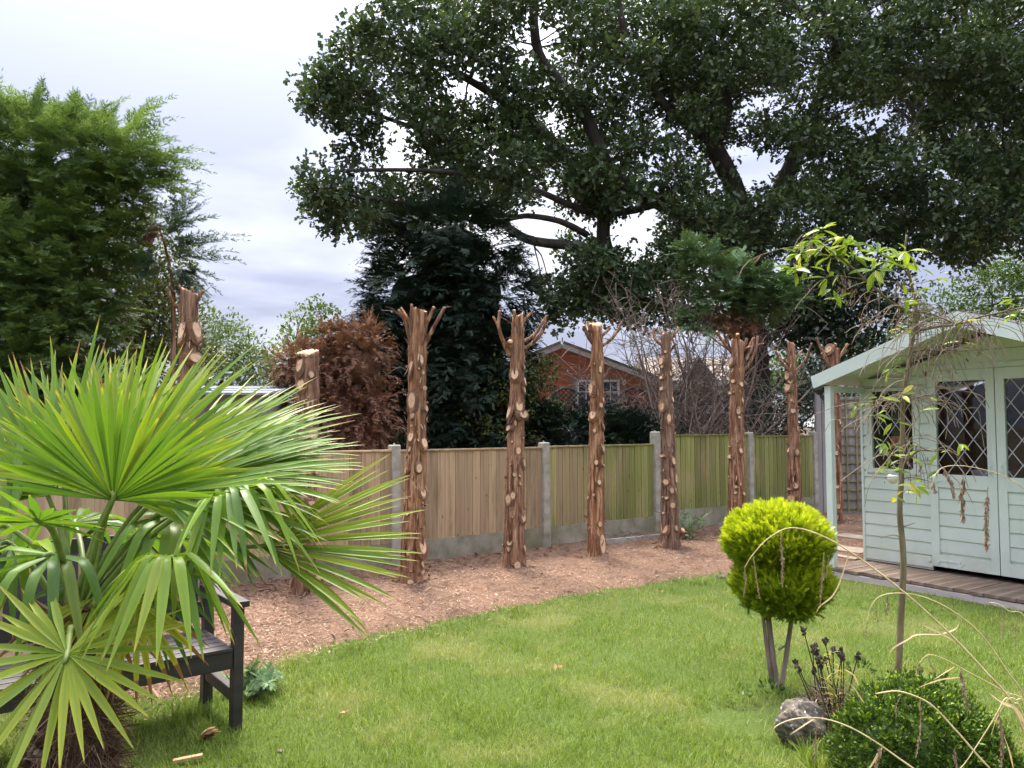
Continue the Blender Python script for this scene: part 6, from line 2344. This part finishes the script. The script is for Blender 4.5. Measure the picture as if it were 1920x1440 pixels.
# brushwood heaps of dry trimmings near the fence
M['brush'] = surf('dry_brush', [(.3, (.09, .06, .045)), (.7, (.24, .16, .115))], 20, 4, .95, .4, .004)
for px, py, Y, n, sx, lb in ((1320, 980, 10.3, 90, .28, 'tangle of dry brown trimmings under the fence left of the topiary'), (1590, 975, 11.6, 70, .35, 'heap of dry leaves and twigs in front of the trellis fence'), (1200, 1008, 9.9, 50, .3, 'scattered dry twigs behind the concrete edging')):
    p = Vector((at(px, py, Y).x, Y, 0))
    mb = MB()
    for _ in range(n):
        a = p + Vector((random.gauss(0, sx), random.gauss(0, .14), random.uniform(.04, .12)))
        d = Vector((random.gauss(0, 1), random.gauss(0, .8), random.gauss(0, .35))).normalized() * random.uniform(.06, .2)
        mb.tube([a, a + d * .5 + Vector((0, 0, random.uniform(-.01, .03))), a + d], [.004, .0035, .002], 4)
    tag(mb.build('brushwood', M['brush']), lb, 'brushwood', kind='stuff')

# ------------------------------------------------------------------ brick bungalow behind
HY = 22.0
ha = empty('brick_house', (at(1054, 800, HY).x, HY, 0), 0, 'red brick house gable with white bargeboards and white windows', 'house')
hx = lambda px: (px - 1054) / FPX * HY


def hz(py):
    return at(1054, py, HY).z


apex, le, re_ = (0, hz(648)), (hx(985), hz(676)), (hx(1255), hz(724))
mb = MB()
poly = [(le[0], 0), (re_[0], 0), re_, apex, le]
mb.add([(x, .04, z) for x, z in poly] + [(x, .3, z) for x, z in poly], [tuple(range(5)), tuple(reversed(range(5, 10)))] + [(i, (i + 1) % 5, 5 + (i + 1) % 5, 5 + i) for i in range(5)])
wallA = mb.build('wall', M['mortar'], ha)
mb = MB()
mb.box2((0, 0, 0), (.215, .038, .065))
bm_ = mb.mesh('brick', M['brick'])
W0, W1, WZ0, WZ1 = hx(1082), hx(1162), hz(775), hz(712)
rest = MB()
cnt = 0
row = 0
z = 1.2
while z < apex[1]:
    off = .1125 if row % 2 else 0
    def edge(zq):
        tl = (zq - le[1]) / (apex[1] - le[1])
        xl = le[0] if tl < 0 else le[0] * (1 - tl)
        tr2 = (zq - re_[1]) / (apex[1] - re_[1])
        xr = re_[0] if tr2 < 0 else re_[0] * (1 - tr2)
        return xl, xr
    xl, xr = edge(z + .065)
    x = math.floor(xl / .225) * .225 + off
    while x < xr:
        if x >= xl and x + .215 <= xr and not (x + .215 > W0 and x < W1 and z + .065 > WZ0 and z < WZ1):
            vis = hx(1020) < x < hx(1195) and hz(765) < z
            if vis and cnt < 300:
                o = link('brick', bm_, wallA)
                o.location = (x, 0, z)
                cnt += 1
            else:
                rest.box2((x, .001, z), (x + .215, .039, z + .065))
        x += .225
    z += .075
    row += 1
tag(rest.build('brickwork', M['brick'], wallA), kind='stuff')
for a, b in ((W0, W0 + .52), (W1 - .52, W1)):
    mb = MB()
    z0, z1 = WZ0, WZ1
    f = .06
    mb.box2((a, -.02, z0), (a + f, .06, z1))
    mb.box2((b - f, -.02, z0), (b, .06, z1))
    mb.box2((a + f, -.019, z1 - f), (b - f, .059, z1))
    mb.box2((a + f, -.019, z0), (b - f, .059, z0 + f))
    mb.box2((a + f, .0, (z0 + z1) / 2 + .12), (b - f, .03, (z0 + z1) / 2 + .145))
    mb.box2(((a + b) / 2 - .012, .001, z0 + f), ((a + b) / 2 + .012, .029, z1 - f))
    w = mb.build('window', M['white'], ha)
    mb = MB()
    mb.box2((a + f, .012, z0 + f), (b - f, .018, z1 - f))
    mb.build('pane', M['panel'], w)
mb = MB()
mb.box2((W0 + .523, .0, WZ0), (W1 - .523, .038, WZ1))
mb.build('window_pier', M['brick'], ha)
for (x0, z0), (x1, z1) in ((le, apex), (apex, re_)):
    ex = .12
    d = Vector((x1 - x0, 0, z1 - z0)).normalized()
    a = Vector((x0, -.06, z0)) - (d * ex if x0 < 0 else Vector())
    b = Vector((x1, -.06, z1)) + (d * ex if x1 > 0 else Vector())
    mb = MB()
    mb.beam(a, b, .03, .13, up=d.cross(Vector((0, 1, 0))))
    bb = mb.build('bargeboard', M['white'], ha)
    nrm = Vector((-d.z, 0, d.x))
    rfm = MB()
    a2, b2 = a + nrm * .075, b + nrm * .075
    rfm.add([a2 + Vector((0, -.05, 0)), b2 + Vector((0, -.05, 0)), b2 + Vector((0, 7, 0)), a2 + Vector((0, 7, 0)),
             a2 + nrm * .06 + Vector((0, -.05, 0)), b2 + nrm * .06 + Vector((0, -.05, 0)), b2 + nrm * .06 + Vector((0, 7, 0)), a2 + nrm * .06 + Vector((0, 7, 0))],
            [(0, 3, 2, 1), (4, 5, 6, 7), (0, 1, 5, 4), (1, 2, 6, 5), (2, 3, 7, 6), (3, 0, 4, 7)])
    rf = rfm.build('roof', M['rooftile'], ha)
mb = MB()
mb.box2((hx(1168), -.08, hz(722)), (hx(1173), 0, hz(712)))
mb.build('wall_lamp', M['white'], ha)

# second house: tiled roof, grey dormer cladding, white windows
H2 = 27.0
hb = empty('tiled_house', (at(1300, 800, H2).x, H2, 0), 0, 'house with brown tiled roof and white windows behind the bare shrub', 'house')
bx2 = lambda px: (px - 1300) / FPX * H2
bz = lambda py: at(1300, py, H2).z
mb = MB()
mb.box2((bx2(1235), 0, 0), (bx2(1420), 6, bz(716)))
mb.build('wall', M['white'], hb)
mb = MB()
mb.add([(bx2(1225), -.3, bz(716)), (bx2(1430), -.3, bz(716)), (bx2(1430), 3, bz(657)), (bx2(1225), 3, bz(657)), (bx2(1430), 6.3, bz(716)), (bx2(1225), 6.3, bz(716))], [(0, 1, 2, 3), (3, 2, 4, 5), (0, 3, 5), (1, 4, 2), (0, 5, 4, 1)])
rf = mb.build('roof', M['rooftile'], hb)
mb = MB()
mb.box2((0, 0, 0), (.29, .36, .022))
mb.box2((.11, -.001, .0221), (.18, .36, .045))
tm_ = mb.mesh('roof_tile', M['rooftile'])
slope = math.atan2(bz(657) - bz(716), 3.3)
Ls = math.hypot(3.3, bz(657) - bz(716))
nrw = int(Ls / .3)
c_ = 0
for j in range(nrw):
    for i in range(int((bx2(1405) - bx2(1240)) / .3)):
        if c_ >= 300:
            break
        t = (j * .3) / Ls
        o = link('roof_tile', tm_, rf)
        o.location = (bx2(1240) + i * .3, -.3 + 3.3 * t, bz(716) + (bz(657) - bz(716)) * t + .012)
        o.rotation_euler = (slope - .03, 0, 0)
        c_ += 1
mb = MB()
q = [(bx2(1272), bz(716)), (bx2(1340), bz(716)), (bx2(1306), bz(672))]
mb.add([(x, -.5, z) for x, z in q] + [(x, 1.2, z) for x, z in q], [(0, 1, 2), (5, 4, 3), (0, 3, 4, 1), (1, 4, 5, 2), (2, 5, 3, 0)])
dm_ = mb.build('dormer', M['greyclad'], hb)
for i in range(7):
    zc = bz(714) + i * (bz(676) - bz(714)) / 7
    k_ = 1 - (zc - bz(716)) / (bz(672) - bz(716))
    mb = MB()
    mb.box2((bx2(1306) - k_ * (bx2(1306) - bx2(1273)), -.515, zc), (bx2(1306) + k_ * (bx2(1306) - bx2(1273)), -.501, zc + .09))
    mb.build('cladding_board', M['greyclad'], dm_)
mb = MB()
mb.box2((bx2(1235), -.34, bz(725)), (bx2(1420), -.302, bz(715.5)))
mb.build('gutter_board', M['white'], hb)
for a_, b_ in ((1258, 1298), (1304, 1346), (1352, 1390)):
    mb = MB()
    x0, x1, z0, z1 = bx2(a_), bx2(b_), bz(766), bz(728)
    for q in (((x0, -.06, z0), (x0 + .07, -.002, z1)), ((x1 - .07, -.06, z0), (x1, -.002, z1)), ((x0 + .07, -.059, z1 - .07), (x1 - .07, -.003, z1)), ((x0 + .07, -.059, z0), (x1 - .07, -.003, z0 + .07))):
        mb.box2(*q)
    w = mb.build('window', M['white'], hb)
    mb = MB()
    mb.box2((x0 + .07, -.03, z0 + .07), (x1 - .07, -.01, z1 - .07))
    mb.build('pane', M['panel'], w)

# wavy topped black trellis in front of the houses
TY2 = 16.0
wt = empty('wavy_trellis', (at(1100, 800, TY2).x, TY2, 0), 0, 'black lattice trellis with wavy arched top in front of the brick house', 'trellis')
tx = lambda px: (px - 1100) / FPX * TY2
tz = lambda py: at(1100, py, TY2).z


def wave_top(x):
    # arches between posts, dips at the joints (in photo pixels along the run)
    px = 1100 + x * FPX / TY2
    ph = ((px - 1020) % 128) / 128
    return tz(757 - 29 * math.sin(math.pi * min(1, ph / .66)) if ph < .66 else 757 - 4 * math.sin(math.pi * (ph - .66) / .34))


def wave_bot(x):
    return wave_top(x) - .30


x0, x1 = tx(1020), tx(1390)
for top in (True, False):
    n = 60
    mb = MB()
    pts = [(x0 + (x1 - x0) * i / n, 0, (wave_top if top else wave_bot)(x0 + (x1 - x0) * i / n)) for i in range(n + 1)]
    mb.tube(pts, .022, 6)
    mb.build('rail', M['blackwood'], wt)
step = .085
for sg in (1, -1):
    k = -10
    xs = x0 - .6
    while xs < x1 + .6:
        # strip x = xs + sg * (z - zref)
        zr = tz(760)
        segs, cur_ = [], None
        for i in range(60):
            zq = zr - .4 + i * .8 / 60
            xq = xs + sg * (zq - zr)
            ok = x0 < xq < x1 and wave_bot(xq) < zq < wave_top(xq)
            if ok and cur_ is None:
                cur_ = (xq, zq)
            if cur_ is not None and (not ok or i == 59):
                segs.append((cur_, (xq, zq)))
                cur_ = None
        for a, b in segs:
            if abs(b[1] - a[1]) > .03:
                mb = MB()
                mb.beam((a[0], .004 * sg, a[1]), (b[0], .004 * sg, b[1]), .006, .018, up=(0, 1, 0) if False else Vector((b[0] - a[0], 0, b[1] - a[1])).cross(Vector((0, 1, 0))))
                mb.build('lattice_strip', M['blackwood'], wt)
        xs += step * 1.25
for px in (1020, 1106, 1148, 1234, 1276, 1362):
    mb = MB()
    mb.box2((tx(px) - .035, -.04, 0), (tx(px) + .035, .04, tz(752)))
    mb.build('post', M['blackwood'], wt)
mb = MB()
mb.box2((x0, .05, 0), (x1, .07, tz(775)))
mb.build('fence_panel', M['blackwood'], wt)

# grey roofed shed behind the palm
sy = 9.0
sd = empty('garden_shed', (at(360, 800, sy).x, sy, 0), R(4), 'low shed with pale grey roof beyond the fence behind the palm', 'shed')
mb = MB()
mb.box2((-.75, .1, 0), (.75, 1.6, 1.86))
mb.build('wall', M['grey_wood'], sd)
mb = MB()
mb.add([(-.85, 0, 1.86), (.85, 0, 1.86), (.85, 1.7, 2.02), (-.85, 1.7, 2.02), (-.85, 0, 1.89), (.85, 0, 1.89), (.85, 1.7, 2.05), (-.85, 1.7, 2.05)], [(0, 3, 2, 1), (4, 5, 6, 7), (0, 1, 5, 4), (1, 2, 6, 5), (2, 3, 7, 6), (3, 0, 4, 7)])
rf = mb.build('roof', M['shedroof'], sd)
for i in range(3):
    mb = MB()
    t = .4 + i * .45
    mb.box((0, t, 1.895 + t * .0941), (1.7, .012, .012))
    mb.build('batten', M['shedroof'], rf)
# neighbour's dark fence glimpsed past the dead conifer
nf = empty('boundary_fence', (at(720, 800, 13.9).x, 13.9, 0), 0, 'dark weathered boarded fence deep behind the dead brown conifer', 'fence')
for i in range(40):
    mb = MB()
    mb.box2((-4 + i * .15, 0, 0), (-4 + i * .15 + .14, .02, 1.9))
    mb.build('board', M['blackwood'], nf)
mb = MB()
mb.box2((-.05, -.1, 0), (.05, -.001, 2.0))
mb.build('post', M['grey_wood'], nf)
